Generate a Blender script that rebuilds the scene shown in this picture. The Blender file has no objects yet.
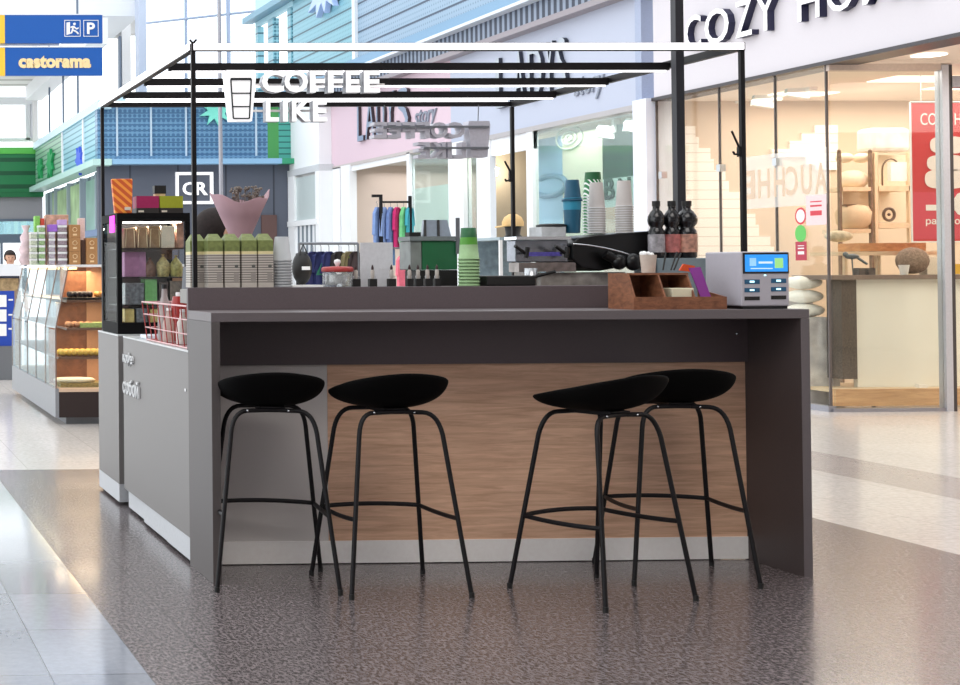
import bpy, bmesh, math, random
from mathutils import Vector, Matrix
random.seed(7)
PI = math.pi
sc = bpy.context.scene
C = bpy.data.collections.new('scene'); sc.collection.children.link(C)

# ------------------------------------------------------------------ camera
F_PX, CAM_H, YAW, PITCH, ROLL, PCX, PCY = 1440.75, 1.2734, .0273, .0142, .0053, -120.48, 251.46
fwd = Vector((math.sin(YAW)*math.cos(PITCH), math.cos(YAW)*math.cos(PITCH), math.sin(PITCH)))
r0 = Vector((math.cos(YAW), -math.sin(YAW), 0)); u0 = r0.cross(fwd)
RT = r0*math.cos(ROLL) - u0*math.sin(ROLL)
UP = r0*math.sin(ROLL) + u0*math.cos(ROLL)
cd = bpy.data.cameras.new('camera'); cam = bpy.data.objects.new('camera', cd); C.objects.link(cam)
cam.matrix_world = Matrix(((RT.x, UP.x, -fwd.x, 0), (RT.y, UP.y, -fwd.y, 0), (RT.z, UP.z, -fwd.z, CAM_H), (0, 0, 0, 1)))
cd.sensor_width = 36; cd.lens = F_PX/960*36
cd.shift_x = (480-PCX)/960; cd.shift_y = (PCY-342.5)/960
cd.clip_start = .05; cd.clip_end = 300
sc.camera = cam
def at(px, py, X=None, Y=None, Z=None):      # the point of the place seen at a pixel, on a plane of known X, Y or Z
    d = fwd + RT*((px-PCX)/F_PX) - UP*((py-PCY)/F_PX)
    o = Vector((0, 0, CAM_H))
    if X is not None: t = (X-o.x)/d.x
    elif Y is not None: t = (Y-o.y)/d.y
    else: t = (Z-o.z)/d.z
    return o + d*t

# ------------------------------------------------------------------ world, exposure
w = bpy.data.worlds.new('sky'); sc.world = w; w.use_nodes = True
bg = w.node_tree.nodes['Background']; bg.inputs[0].default_value = (.93, .97, 1, 1); bg.inputs[1].default_value = 2.2
sc.view_settings.view_transform = 'Standard'; sc.view_settings.look = 'None'
sc.view_settings.exposure = 0.0; sc.view_settings.gamma = 1; sc.view_settings.use_curve_mapping = False
sc.cycles.use_denoising = True
sc.cycles.max_bounces = 8; sc.cycles.transparent_max_bounces = 16
def area(name, loc, rot, sx, sy, power, col=(1, 1, 1)):
    l = bpy.data.lights.new(name, 'AREA'); l.shape = 'RECTANGLE'; l.size = sx; l.size_y = sy; l.energy = power; l.color = col
    o = bpy.data.objects.new(name, l); o.location = loc; o.rotation_euler = rot; C.objects.link(o); return o
area('hall_fill_light', (1.5, .5, 7.5), (0, 0, 0), 6, 5, 400, (1, .96, .92))  # added fill lamp above the camera side, lifts the counter front
area('home_shop_ceiling_light', (11.5, 13.7, 3.02), (0, 0, 0), 4.5, 2.4, 130, (1, .93, .86))
area('home_shop_ceiling_light', (12.5, 9.0, 3.02), (0, 0, 0), 6, 5, 240, (1, .94, .88))
area('clothes_shop_ceiling_light', (10.6, 22.5, 2.95), (0, 0, 0), 3, 4, 85, (1, .97, .95))
area('shop_window_fill', (8.92, 16.7, 2.95), (0, 0, 0), .25, 2.4, 13, (1, 1, 1))  # added fill lamps, brighten the backdrops behind the clothes shop glass
area('shop_window_fill', (9.1, 21.1, 2.95), (0, 0, 0), .25, 1.4, 16, (1, 1, 1))
area('clothes_shop_ceiling_light', (10.2, 17.4, 2.95), (0, 0, 0), 2, 3, 50, (1, .97, .93))

# ------------------------------------------------------------------ materials
def lin(c):
    def f(v):
        v /= 255.
        return v/12.92 if v <= .04045 else ((v+.055)/1.055)**2.4
    return (f(c[0]), f(c[1]), f(c[2]), 1)
MATS = {}
def nt(m):
    m.use_nodes = True; t = m.node_tree; return t, t.nodes, t.links
def mat(name, c, rough=.5, metal=0, noise=.06, scale=60, emis=0, coat=0, spec=.5, bump=0):
    if name in MATS: return MATS[name]
    m = bpy.data.materials.new(name); t, N, L = nt(m); b = N['Principled BSDF']
    b.inputs['Roughness'].default_value = rough; b.inputs['Metallic'].default_value = metal
    b.inputs['Specular IOR Level'].default_value = spec; b.inputs['Coat Weight'].default_value = coat
    l = lin(c)
    tc = N.new('ShaderNodeTexCoord'); nz = N.new('ShaderNodeTexNoise'); nz.inputs['Scale'].default_value = scale
    nz.inputs['Detail'].default_value = 2
    L.new(tc.outputs['Object'], nz.inputs['Vector'])
    mx = N.new('ShaderNodeMix'); mx.data_type = 'RGBA'
    mx.inputs[6].default_value = tuple(v*(1-noise*2) for v in l[:3])+(1,)
    mx.inputs[7].default_value = tuple(min(1, v*(1+noise*2)) for v in l[:3])+(1,)
    L.new(nz.outputs['Fac'], mx.inputs[0]); L.new(mx.outputs[2], b.inputs['Base Color'])
    if emis:
        b.inputs['Emission Color'].default_value = l; b.inputs['Emission Strength'].default_value = emis
    if bump:
        bp = N.new('ShaderNodeBump'); bp.inputs['Strength'].default_value = bump; bp.inputs['Distance'].default_value = .003
        L.new(nz.outputs['Fac'], bp.inputs['Height']); L.new(bp.outputs['Normal'], b.inputs['Normal'])
    MATS[name] = m; return m
def glass(name, tint=(235, 245, 242), refl=.08, rough=.02, milk=0, milkc=(230, 235, 235)):
    if name in MATS: return MATS[name]
    m = bpy.data.materials.new(name); t, N, L = nt(m)
    for n in list(N):
        if n.type == 'BSDF_PRINCIPLED': N.remove(n)
    out = [n for n in N if n.type == 'OUTPUT_MATERIAL'][0]
    tr = N.new('ShaderNodeBsdfTransparent'); tr.inputs[0].default_value = lin(tint)
    gl = N.new('ShaderNodeBsdfGlossy'); gl.inputs['Roughness'].default_value = rough
    m1 = N.new('ShaderNodeMixShader'); m1.inputs[0].default_value = refl
    L.new(tr.outputs[0], m1.inputs[1]); L.new(gl.outputs[0], m1.inputs[2])
    o = m1
    if milk:
        df = N.new('ShaderNodeBsdfDiffuse'); df.inputs[0].default_value = lin(milkc)
        nz = N.new('ShaderNodeTexNoise'); nz.inputs['Scale'].default_value = 3
        m2 = N.new('ShaderNodeMixShader'); m2.inputs[0].default_value = milk
        L.new(m1.outputs[0], m2.inputs[1]); L.new(df.outputs[0], m2.inputs[2]); o = m2
    L.new(o.outputs[0], out.inputs[0]); MATS[name] = m; return m
def stripes(name, c1, c2, scale, axis='Z', rough=.4, duty=.5, dots=None, soft=.03, metal=0, diag=None):
    # hard-edged stripes in object space; optional fine dots (perforation)
    if name in MATS: return MATS[name]
    m = bpy.data.materials.new(name); t, N, L = nt(m); b = N['Principled BSDF']; b.inputs['Roughness'].default_value = rough
    b.inputs['Metallic'].default_value = metal
    tc = N.new('ShaderNodeTexCoord'); sp = N.new('ShaderNodeSeparateXYZ'); L.new(tc.outputs['Object'], sp.inputs[0])
    src = sp.outputs[axis]
    if diag:
        a = N.new('ShaderNodeMath'); a.operation = 'MULTIPLY_ADD'; a.inputs[1].default_value = diag[1]
        L.new(sp.outputs[diag[0]], a.inputs[0]); L.new(src, a.inputs[2]); src = a.outputs[0]
    mu = N.new('ShaderNodeMath'); mu.operation = 'MULTIPLY'; mu.inputs[1].default_value = scale; L.new(src, mu.inputs[0])
    fr = N.new('ShaderNodeMath'); fr.operation = 'FRACT'; L.new(mu.outputs[0], fr.inputs[0])
    rp = N.new('ShaderNodeValToRGB'); rp.color_ramp.elements[0].position = duty; rp.color_ramp.elements[1].position = min(1, duty+soft)
    rp.color_ramp.elements[0].color = lin(c1); rp.color_ramp.elements[1].color = lin(c2); L.new(fr.outputs[0], rp.inputs[0])
    col = rp.outputs[0]
    if dots:
        v = N.new('ShaderNodeTexVoronoi'); v.inputs['Scale'].default_value = dots[0]; v.inputs['Randomness'].default_value = 0
        L.new(tc.outputs['Object'], v.inputs['Vector'])
        r2 = N.new('ShaderNodeValToRGB'); r2.color_ramp.elements[0].position = .3; r2.color_ramp.elements[1].position = .45
        L.new(v.outputs['Distance'], r2.inputs[0])
        mx = N.new('ShaderNodeMix'); mx.data_type = 'RGBA'; mx.inputs[6].default_value = lin(dots[1])
        L.new(r2.outputs[0], mx.inputs[0]); L.new(col, mx.inputs[7]); col = mx.outputs[2]
    L.new(col, b.inputs['Base Color']); MATS[name] = m; return m
def tiles(name, c, joint, wx, wy, rough, var=.08, speck=.25, scale=90, ox=0, oy=0, stretch=1, coat=0, sharp=.14):
    m = bpy.data.materials.new(name); t, N, L = nt(m); b = N['Principled BSDF']
    b.inputs['Roughness'].default_value = rough; b.inputs['Coat Weight'].default_value = coat; b.inputs['Coat Roughness'].default_value = .08
    l = lin(c); tc = N.new('ShaderNodeTexCoord')
    mp = N.new('ShaderNodeMapping'); mp.inputs['Location'].default_value = (ox, oy, 0); L.new(tc.outputs['Object'], mp.inputs[0])
    br = N.new('ShaderNodeTexBrick'); br.offset = 0; br.inputs['Scale'].default_value = 1
    br.inputs['Brick Width'].default_value = wx; br.inputs['Row Height'].default_value = wy; br.inputs['Mortar Size'].default_value = .0025
    br.inputs['Mortar Smooth'].default_value = 0
    br.inputs['Color1'].default_value = tuple(v*(1-var) for v in l[:3])+(1,)
    br.inputs['Color2'].default_value = tuple(min(1, v*(1+var)) for v in l[:3])+(1,)
    br.inputs['Mortar'].default_value = lin(joint); L.new(mp.outputs[0], br.inputs['Vector'])
    m2 = N.new('ShaderNodeMapping'); m2.inputs['Scale'].default_value = (1, stretch, 1); L.new(tc.outputs['Object'], m2.inputs[0])
    nz = N.new('ShaderNodeTexNoise'); nz.inputs['Scale'].default_value = scale; nz.inputs['Detail'].default_value = 6
    nz.inputs['Roughness'].default_value = .75; L.new(m2.outputs[0], nz.inputs['Vector'])
    rp = N.new('ShaderNodeValToRGB'); rp.color_ramp.elements[0].position = .5-sharp; rp.color_ramp.elements[1].position = .5+sharp
    rp.color_ramp.elements[0].color = (1-speck*2, 1-speck*2, 1-speck*2, 1); rp.color_ramp.elements[1].color = (1+speck*2,)*3+(1,)
    L.new(nz.outputs['Fac'], rp.inputs[0])
    mx = N.new('ShaderNodeMix'); mx.data_type = 'RGBA'; mx.blend_type = 'MULTIPLY'; mx.inputs[0].default_value = 1
    L.new(br.outputs['Color'], mx.inputs[6]); L.new(rp.outputs[0], mx.inputs[7]); L.new(mx.outputs[2], b.inputs['Base Color'])
    # slight roughness variation breaks up the reflections
    mr = N.new('ShaderNodeMapRange'); mr.inputs[3].default_value = rough*.7; mr.inputs[4].default_value = rough*1.4
    L.new(nz.outputs['Fac'], mr.inputs[0]); L.new(mr.outputs[0], b.inputs['Roughness'])
    MATS[name] = m; return m
def wood(name, c, c2, scale=(1.2, 1, 22), rough=.5):
    if name in MATS: return MATS[name]
    m = bpy.data.materials.new(name); t, N, L = nt(m); b = N['Principled BSDF']; b.inputs['Roughness'].default_value = rough
    tc = N.new('ShaderNodeTexCoord'); mp = N.new('ShaderNodeMapping'); mp.inputs['Scale'].default_value = scale
    L.new(tc.outputs['Object'], mp.inputs[0]); nz = N.new('ShaderNodeTexNoise'); nz.inputs['Scale'].default_value = 1.6
    nz.inputs['Detail'].default_value = 7; nz.inputs['Distortion'].default_value = .6; nz.inputs['Roughness'].default_value = .65
    L.new(mp.outputs[0], nz.inputs['Vector'])
    rp = N.new('ShaderNodeValToRGB'); rp.color_ramp.elements[0].position = .35; rp.color_ramp.elements[1].position = .65
    rp.color_ramp.elements[0].color = lin(c2); rp.color_ramp.elements[1].color = lin(c)
    L.new(nz.outputs['Fac'], rp.inputs[0]); L.new(rp.outputs[0], b.inputs['Base Color']); MATS[name] = m; return m

laminate = mat('charcoal_laminate', (102, 94, 96), .45, noise=.12, scale=350)
laminate_side = mat('grey_laminate', (125, 121, 119), .5, noise=.08, scale=350)
laminate_dark = mat('dark_laminate', (94, 83, 86), .5, noise=.12, scale=350)
laminate_mid = mat('mid_grey_laminate', (212, 206, 203), .5, noise=.08, scale=350)
oak = wood('oak_laminate', (238, 196, 166), (204, 160, 130), (2.2, 1, 34), .45)
alu = mat('brushed_aluminium', (252, 246, 243), .3, .0, .03)
black = mat('black_plastic', (16, 15, 15), .5, noise=.05)
blackm = mat('black_powder_coat', (17, 14, 17), .5, .0, .05, spec=.3)
shell_m = mat('matte_black_shell', (5, 4, 4), .85, noise=.1, scale=400, spec=.12)
white = mat('white_plastic', (238, 238, 238), .45, noise=.01)
white_wall = mat('white_painted_wall', (238, 240, 242), .7, noise=.01)
led = mat('led_strip_light', (255, 253, 255), .5, noise=0, emis=2.2)
chrome = mat('chrome', (225, 228, 232), .15, 1, .02)
steel = mat('stainless_steel', (190, 193, 196), .3, .9, .03)
grey = mat('grey_metal', (120, 124, 130), .45, .5, .03)
clear = glass('clear_glass', (250, 252, 251), .05)
sheer = glass('clear_plastic', (240, 243, 243), .15, .1, .25)

# ------------------------------------------------------------------ mesh helpers
class MB:
    def __init__(s): s.v = []; s.f = []; s.mi = []; s.mats = []; s.cur = 0; s.sm = []; s.smooth = False
    def use(s, m):
        if m not in s.mats: s.mats.append(m)
        s.cur = s.mats.index(m); return s
    def add(s, vs, fs):
        b = len(s.v); s.v += [Vector(v) for v in vs]
        for f in fs: s.f.append([b+i for i in f]); s.mi.append(s.cur); s.sm.append(s.smooth)
        return s
    def box(s, x0, x1, y0, y1, z0, z1):
        x0, x1 = min(x0, x1), max(x0, x1); y0, y1 = min(y0, y1), max(y0, y1); z0, z1 = min(z0, z1), max(z0, z1)
        return s.add([(x, y, z) for x in (x0, x1) for y in (y0, y1) for z in (z0, z1)],
                     [(0, 1, 3, 2), (4, 6, 7, 5), (0, 4, 5, 1), (2, 3, 7, 6), (0, 2, 6, 4), (1, 5, 7, 3)])
    def prism(s, poly, d):                       # polygon of 3D points swept along vector d
        n = len(poly); d = Vector(d); a = [Vector(p) for p in poly]
        return s.add(a+[p+d for p in a], [tuple(range(n))[::-1], tuple(range(n, 2*n))]+[(i, (i+1) % n, n+(i+1) % n, n+i) for i in range(n)])
    def obox(s, c, ux, uy, uz, sx, sy, sz):      # oriented box, centre c, half sizes
        c = Vector(c); ux = Vector(ux).normalized()*sx; uy = Vector(uy).normalized()*sy; uz = Vector(uz).normalized()*sz
        return s.add([c+a*ux+b*uy+e*uz for a in (-1, 1) for b in (-1, 1) for e in (-1, 1)],
                     [(0, 1, 3, 2), (4, 6, 7, 5), (0, 4, 5, 1), (2, 3, 7, 6), (0, 2, 6, 4), (1, 5, 7, 3)])
    def lathe(s, cx, cy, prof, n=20, z0=0, cap=True, sx=1, sy=1):
        vs = []; fs = []; s.smooth = True
        for r, z in prof:
            for i in range(n):
                a = 2*PI*i/n; vs.append((cx+r*sx*math.cos(a), cy+r*sy*math.sin(a), z0+z))
        for k in range(len(prof)-1):
            for i in range(n): fs.append((k*n+i, k*n+(i+1) % n, (k+1)*n+(i+1) % n, (k+1)*n+i))
        s.add(vs, fs); s.smooth = False
        if cap:
            s.add([vs[i] for i in range(n)], [tuple(range(n))[::-1]]); s.add(vs[-n:], [tuple(range(n))])
        return s
    def tube(s, pts, r, n=8, r1=None):
        pts = [Vector(p) for p in pts]; vs = []; fs = []; up = None; m = len(pts)
        for i, p in enumerate(pts):
            t = (pts[min(i+1, m-1)]-pts[max(i-1, 0)]).normalized()
            if up is None: up = Vector((0, 0, 1)) if abs(t.z) < .9 else Vector((1, 0, 0))
            a = t.cross(up).normalized(); b = a.cross(t).normalized(); up = b
            rr = r if r1 is None else r+(r1-r)*i/(m-1)
            for k in range(n):
                q = 2*PI*k/n; vs.append(p+a*rr*math.cos(q)+b*rr*math.sin(q))
        for i in range(m-1):
            for k in range(n): fs.append((i*n+k, i*n+(k+1) % n, (i+1)*n+(k+1) % n, (i+1)*n+k))
        s.smooth = True; s.add(vs, fs); s.smooth = False
        s.add(vs[:n], [tuple(range(n))]); s.add(vs[-n:], [tuple(range(n))[::-1]]); return s
    def ball(s, c, rx, ry=None, rz=None, n=12, m=8):
        ry = ry or rx; rz = rz or rx; c = Vector(c); vs = []; fs = []; s.smooth = True
        for j in range(1, m):
            p = PI*j/m
            for i in range(n):
                a = 2*PI*i/n; vs.append(c+Vector((rx*math.sin(p)*math.cos(a), ry*math.sin(p)*math.sin(a), rz*math.cos(p))))
        for j in range(m-2):
            for i in range(n): fs.append((j*n+i, (j+1)*n+i, (j+1)*n+(i+1) % n, j*n+(i+1) % n))
        vs += [c+Vector((0, 0, rz)), c-Vector((0, 0, rz))]; k = len(vs)-2
        for i in range(n): fs.append((k, i, (i+1) % n)); fs.append((k+1, (m-2)*n+(i+1) % n, (m-2)*n+i))
        s.add(vs, fs); s.smooth = False; return s
ORG = {}
def org(p): return ORG.get(p.name, Vector((0, 0, 0))) if p else None
def obj(name, mb, m=None, parent=None, bevel=0, base=None):
    if not mb.v: raise ValueError(name)
    if parent is not None: o0 = org(parent)
    elif base is not None: o0 = Vector(base)
    else:
        xs = [v.x for v in mb.v]; ys = [v.y for v in mb.v]; zs = [v.z for v in mb.v]
        o0 = Vector(((min(xs)+max(xs))/2, (min(ys)+max(ys))/2, min(zs)))
    me = bpy.data.meshes.new(name); me.from_pydata([v-o0 for v in mb.v], [], mb.f)
    if m is not None and not mb.mats: mb.mats = [m]
    for q in mb.mats: me.materials.append(q)
    me.polygons.foreach_set('material_index', mb.mi); me.polygons.foreach_set('use_smooth', mb.sm)
    bm = bmesh.new(); bm.from_mesh(me); bmesh.ops.recalc_face_normals(bm, faces=bm.faces); bm.to_mesh(me); bm.free()
    o = bpy.data.objects.new(name, me); C.objects.link(o); ORG[o.name] = o0
    if parent is not None: o.parent = parent
    else: o.location = o0
    if bevel:
        b = o.modifiers.new('bevel', 'BEVEL'); b.width = bevel; b.segments = 2; b.limit_method = 'ANGLE'
    return o
def tag(o, label, cat, group=None, kind=None):
    o['label'] = label; o['category'] = cat
    if group: o['group'] = group
    if kind: o['kind'] = kind
    return o
def thing(name, loc, label, cat, group=None):
    o = bpy.data.objects.new(name, None); o.empty_display_size = .1; o.location = loc; C.objects.link(o); ORG[o.name] = Vector(loc)
    return tag(o, label, cat, group)
def struct(name, mb, m, bevel=0):
    o = obj(name, mb, m, None, bevel, base=(0, 0, 0)); o['kind'] = 'structure'; return o
def dup(root, loc, rz=0, label=None, scale=None):
    def cp(o, par):
        c = o.copy(); C.objects.link(c); c.parent = par
        for ch in [q for q in C.objects if q.parent == o]: cp(ch, c)
        return c
    r = cp(root, None); r.location = loc; r.rotation_euler = (0, 0, rz)
    if label: r['label'] = label
    if scale: r.scale = scale
    return r
FRONT = (Vector((1, 0, 0)), Vector((0, 0, 1)))       # lettering that faces the camera side (-Y)
SIDE = (Vector((0, -1, 0)), Vector((0, 0, 1)))       # lettering that faces -X
def text_mb(s, centre, fr, wd, ht, depth, off=0.0, m=None, mirror=False, shear=0):
    cu = bpy.data.curves.new('t', 'FONT'); cu.body = s; cu.size = 1; cu.extrude = .5; cu.offset = off; cu.resolution_u = 3; cu.shear = shear
    to = bpy.data.objects.new('t', cu); C.objects.link(to)
    dg = bpy.context.evaluated_depsgraph_get(); me = to.evaluated_get(dg).to_mesh()
    vs = [v.co.copy() for v in me.vertices]; fs = [tuple(p.vertices) for p in me.polygons]
    to.evaluated_get(dg).to_mesh_clear(); bpy.data.objects.remove(to); bpy.data.curves.remove(cu)
    x0 = min(v.x for v in vs); x1 = max(v.x for v in vs); y0 = min(v.y for v in vs); y1 = max(v.y for v in vs)
    rt, up = fr; nrm = rt.cross(up); c = Vector(centre); kx = wd/max(1e-6, x1-x0); ky = (ht/max(1e-6, y1-y0)) if ht else kx
    mb = MB()
    if m: mb.use(m)
    sg = -1 if mirror else 1
    # centre = centre of the front face
    mb.add([c+rt*(sg*(v.x-(x0+x1)/2)*kx)+up*((v.y-(y0+y1)/2)*ky)+nrm*((v.z-.5)*depth) for v in vs], fs)
    return mb
def letters(name, s, p0, p1, ht, fr, depth, off, m, parent, mirror=False, gap=.16):
    # one mesh per glyph between two points of the baseline
    return obj(name, text_mb(s, (Vector(p0)+Vector(p1))/2+fr[1]*ht/2, fr, (Vector(p1)-Vector(p0)).length, ht, depth, off, m, mirror), m, parent)
def quadpanel(mb, pts, d): return mb.prism(pts, d)
def pxrect(x0, y0, x1, y1, Y):      # rectangle of the place, facing the camera side, at distance Y
    a = at(x0, y1, Y=Y); b = at(x1, y0, Y=Y); c = at(x1, y1, Y=Y); d = at(x0, y0, Y=Y)
    return (a.x+d.x)/2, (b.x+c.x)/2, (a.z+c.z)/2, (b.z+d.z)/2
def pbox(mb, x0, y0, x1, y1, Y, dep):
    a, b, z0, z1 = pxrect(x0, y0, x1, y1, Y); return mb.box(a, b, Y, Y+dep, z0, z1)

# ------------------------------------------------------------------ floor
granite = tiles('dark_granite', (101, 93, 94), (78, 72, 72), .6, .6, .23, .03, .34, 85, stretch=.5, coat=.12, sharp=.08)
ltile = tiles('light_grey_tile', (136, 141, 152), (78, 80, 88), .31, .57, .13, .2, .04, 30, ox=.275, oy=.57*.15-.07, coat=.7)
beige = tiles('beige_stone', (205, 198, 192), (180, 172, 168), .6, .6, .2, .03, .05, 30, coat=.3)
taupe = tiles('taupe_stone', (172, 162, 158), (150, 142, 138), .6, .6, .22, .03, .08, 40, coat=.3)
def fl(x0, x1, y0, y1, m):
    struct('floor', MB().box(x0, x1, y0, y1, -.1, 0), m)
fl(-14, .965, -8, 9.23, ltile)
fl(.965, 4.93, -8, 9.23, granite)
fl(4.93, 6.1, -8, 9.23, beige)
fl(6.1, 6.72, -8, 9.23, taupe)
fl(6.72, 16, -8, 9.23, beige)
fl(-14, 6.1, 9.23, 45, beige)
fl(6.1, 6.72, 9.23, 45, taupe)
fl(6.72, 16, 9.23, 45, beige)

# ------------------------------------------------------------------ hall shell
struct('wall_behind_unseen', MB().box(-14, 16, -8.2, -8, 0, 7.6), mat('unseen_wall_paint', (172, 166, 164), .8))  # unseen wall, put in to dim and bounce light on the counter front
struct('ceiling', MB().box(-7, 16, -8, 5.2, 7.6, 7.8), mat('sky_block_paint', (190, 190, 192), .8))  # unseen slab over the camera side only, put in to block sky light
FX = 8.72
# Cozy Home fascia, runs towards the camera over the recessed shop front
cream = mat('pale_lilac_fascia', (214, 208, 213), .6, noise=.01)
struct('wall_right', MB().box(8.69, 8.95, -2, 15.12, 3.084, 5.4), cream)
struct('trim_1', MB().box(8.66, 8.96, -2, 15.12, 3.05, 3.084), mat('dark_trim', (70, 66, 68), .4, .4))
soff = mat('warm_soffit', (238, 222, 208), .6, noise=.01)
struct('ceiling', MB().box(8.95, 16, -2, 12.40, 3.09, 3.2), soff)
struct('ceiling', MB().box(8.95, 16, 12.40, 15.2, 3.06, 3.2), mat('shop_ceiling', (245, 232, 218), .7, noise=.01))
tan = mat('tan_shop_wall', (214, 194, 172), .8, noise=.02)
struct('wall_home_shop', MB().box(8.95, 16, 15.2, 15.32, 0, 3.06), tan)
struct('wall_home_shop_far', MB().box(16, 16.1, -2, 15.3, 0, 3.1), tan)
# pilaster between the two shops
colw = mat('white_pilaster', (228, 232, 245), .5, noise=.01)
struct('trim_2', MB().box(8.6, 8.95, 15.12, 15.38, 0, 3.084), colw)
struct('trim_3', MB().box(8.66, 8.95, 15.3, 15.42, 3.084, 5.4), mat('blue_grey_trim', (160, 170, 195), .5))
# clothes shop fascias
bgf = mat('pale_blue_fascia', (184, 190, 208), .6, noise=.01)
struct('wall_clothes_shop', MB().box(FX, 8.95, 15.42, 20.3, 3.06, 4.25), bgf)
struct('trim_4', MB().box(FX-.03, 8.97, 15.42, 20.3, 3.0, 3.06), mat('grey_trim', (176, 172, 174), .5))
pinkm = mat('pale_pink_fascia', (214, 190, 202), .6, noise=.01)
struct('wall_clothes_shop', MB().box(FX, 8.95, 20.3, 25.3, 3.09, 4.25), pinkm)
struct('trim_5', MB().box(FX-.02, 8.97, 20.3, 25.3, 3.04, 3.09), mat('warm_grey_trim', (190, 182, 180), .5))
struct('wall_white_shop', MB().box(8.5, 8.95, 25.3, 27.7, 3.14, 4.6), white_wall)
struct('trim_6', MB().box(8.46, 8.95, 25.2, 27.7, 3.02, 3.14), mat('light_grey_trim', (205, 208, 212), .5))
# cornice under the gallery: brown edge, comb of brackets, pale blue rail
struct('trim_7', MB().box(8.55, 8.95, 15.2, 30, 4.25, 4.32), mat('mauve_edge', (150, 142, 148), .5))
comb = stripes('cornice_brackets', (44, 54, 74), (140, 152, 172), 7, 'Y', .5, .5, soft=.05)
struct('trim_8', MB().box(8.60, 8.95, 13.5, 30, 4.32, 4.56), comb)
struct('trim_9', MB().box(8.45, 8.95, 13.5, 30.0, 4.56, 4.60), mat('white_rail', (220, 228, 238), .4))
rail_blue = mat('pale_blue_rail', (116, 154, 184), .4)
struct('trim_10', MB().box(8.62, 8.95, 13.5, 30.0, 4.60, 4.80), rail_blue)
# perforated gallery parapet
teal1 = stripes('teal_perforated_panel', (30, 76, 92), (122, 174, 188), 4.2, 'Z', .35, .12, dots=(13, (52, 108, 126)), metal=.1)
teal2 = stripes('slate_perforated_panel', (34, 56, 82), (142, 168, 190), 4.2, 'Z', .35, .12, dots=(13, (52, 80, 112)), metal=.1)
pA = at(357, 60, X=FX).y
for k, (a, b, m) in enumerate(((13.5, 17.6, teal2), (17.68, pA-.06, teal2), (pA+.06, 27.4, teal1))):
    struct('wall_gallery', MB().box(FX, 8.8, a, b, 4.80, 7.4), m)
struct('trim_11', MB().box(8.66, 8.84, pA-.06, pA+.06, 4.80, 7.4), mat('white_post', (235, 240, 245), .4))
# far end of the gallery: columns with bright gaps, canopy edge
for x0, x1 in ((255.5, 258), (268, 273), (287.5, 291)):
    y0 = at(x0, 60, X=FX).y; y1 = at(x1, 60, X=FX).y
    struct('trim_12', MB().box(FX, 8.85, y1, y0, 4.8, 6.34), teal1)
struct('wall_gallery_end', MB().box(FX, 8.8, 27.4, 29.9, 6.35, 7.4), mat('pale_teal_canopy', (178, 214, 224), .5))
struct('trim_13', MB().box(8.5, 8.715, 26, 30.1, 6.45, 6.57), mat('blue_canopy_edge', (120, 160, 180), .5))

LX0 = 4.87
# dark CR shop wall with the blue parapet over it
darkw = stripes('slate_wall_panels', (52, 56, 66), (88, 93, 106), 1.1, 'X', .7, .02)
struct('wall_back', MB().box(4.87, 8.5, 27, 27.2, 0, 3.3), darkw)
bluep = stripes('blue_perforated_panel', (60, 100, 136), (106, 150, 184), 9, 'Z', .35, .2, dots=(11, (66, 108, 146)), metal=.1)
struct('wall_back', MB().box(4.84, 8.06, 26.9, 27.15, 3.36, 4.44), bluep)
struct('wall_back', MB().box(8.06, 8.27, 26.9, 27.15, 3.36, 4.44), mat('leaf_green_panel', (70, 150, 80), .5))
struct('wall_back', MB().box(8.27, 8.5, 26.9, 27.15, 3.36, 4.44), stripes('sea_green_panel', (30, 96, 92), (70, 160, 148), 9, 'Z', .4, .2))
for k, xp in enumerate((117, 151, 186, 256)):
    a = at(xp, 130, Y=26.88); struct('trim_14', MB().box(a.x-.015, a.x+.015, 26.86, 26.9, 3.42, 4.44), mat('pale_seam', (190, 210, 225), .5))
struct('trim_15', MB().box(LX0+.21, 8.27, 26.7, 27.2, 3.26, 3.36), mat('light_blue_rail', (140, 184, 218), .4))
struct('trim_16', MB().box(8.27, 8.5, 26.7, 27.2, 3.26, 3.36), mat('emerald_rail', (50, 150, 110), .4))
struct('trim_17', MB().box(LX0+.21, 8.5, 26.7, 27.2, 4.44, 4.56), mat('pale_aqua_rail', (190, 222, 236), .4))
# left gallery band, going away from the camera
LX = 4.87
gband = stripes('green_perforated_panel', (64, 118, 100), (146, 188, 164), 9, 'Z', .4, .25)
tband = stripes('aqua_perforated_panel', (60, 128, 150), (140, 190, 206), 9, 'Z', .4, .25)
y1, y2 = at(63, 150, X=LX).y, at(84, 150, X=LX).y
struct('wall_left_gallery', MB().box(LX, LX+.2, 27.2, y2-.05, 3.36, 4.3), tband)
struct('wall_left_gallery', MB().box(LX, LX+.2, y2+.05, y1-.05, 3.36, 4.3), tband)
struct('wall_left_gallery', MB().box(LX, LX+.2, y1+.05, 35.7, 3.36, 4.3), gband)
for yy in (y1, y2): struct('trim_18', MB().box(LX-.03, LX+.2, yy-.05, yy+.05, 3.36, 4.3), white_wall)
struct('trim_19', MB().box(LX-.15, LX+.2, 26.7, 35.8, 3.24, 3.36), mat('pale_mint_rail', (186, 220, 214), .4))
struct('trim_20', MB().box(LX-.05, LX+.2, 26.7, 35.8, 4.3, 4.46), mat('pale_aqua_rail', (190, 222, 236), .4))
dgreen = stripes('dark_green_panel', (14, 84, 52), (34, 128, 78), 3, 'Z', .4, .3)
struct('wall_far_green', MB().box(-4, LX+.2, 35.8, 36, 3.25, 4.2), dgreen)
struct('trim_21', MB().box(-4, LX+.2, 35.75, 36, 4.2, 4.36), mat('bright_green_cap', (96, 196, 84), .5))
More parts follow.
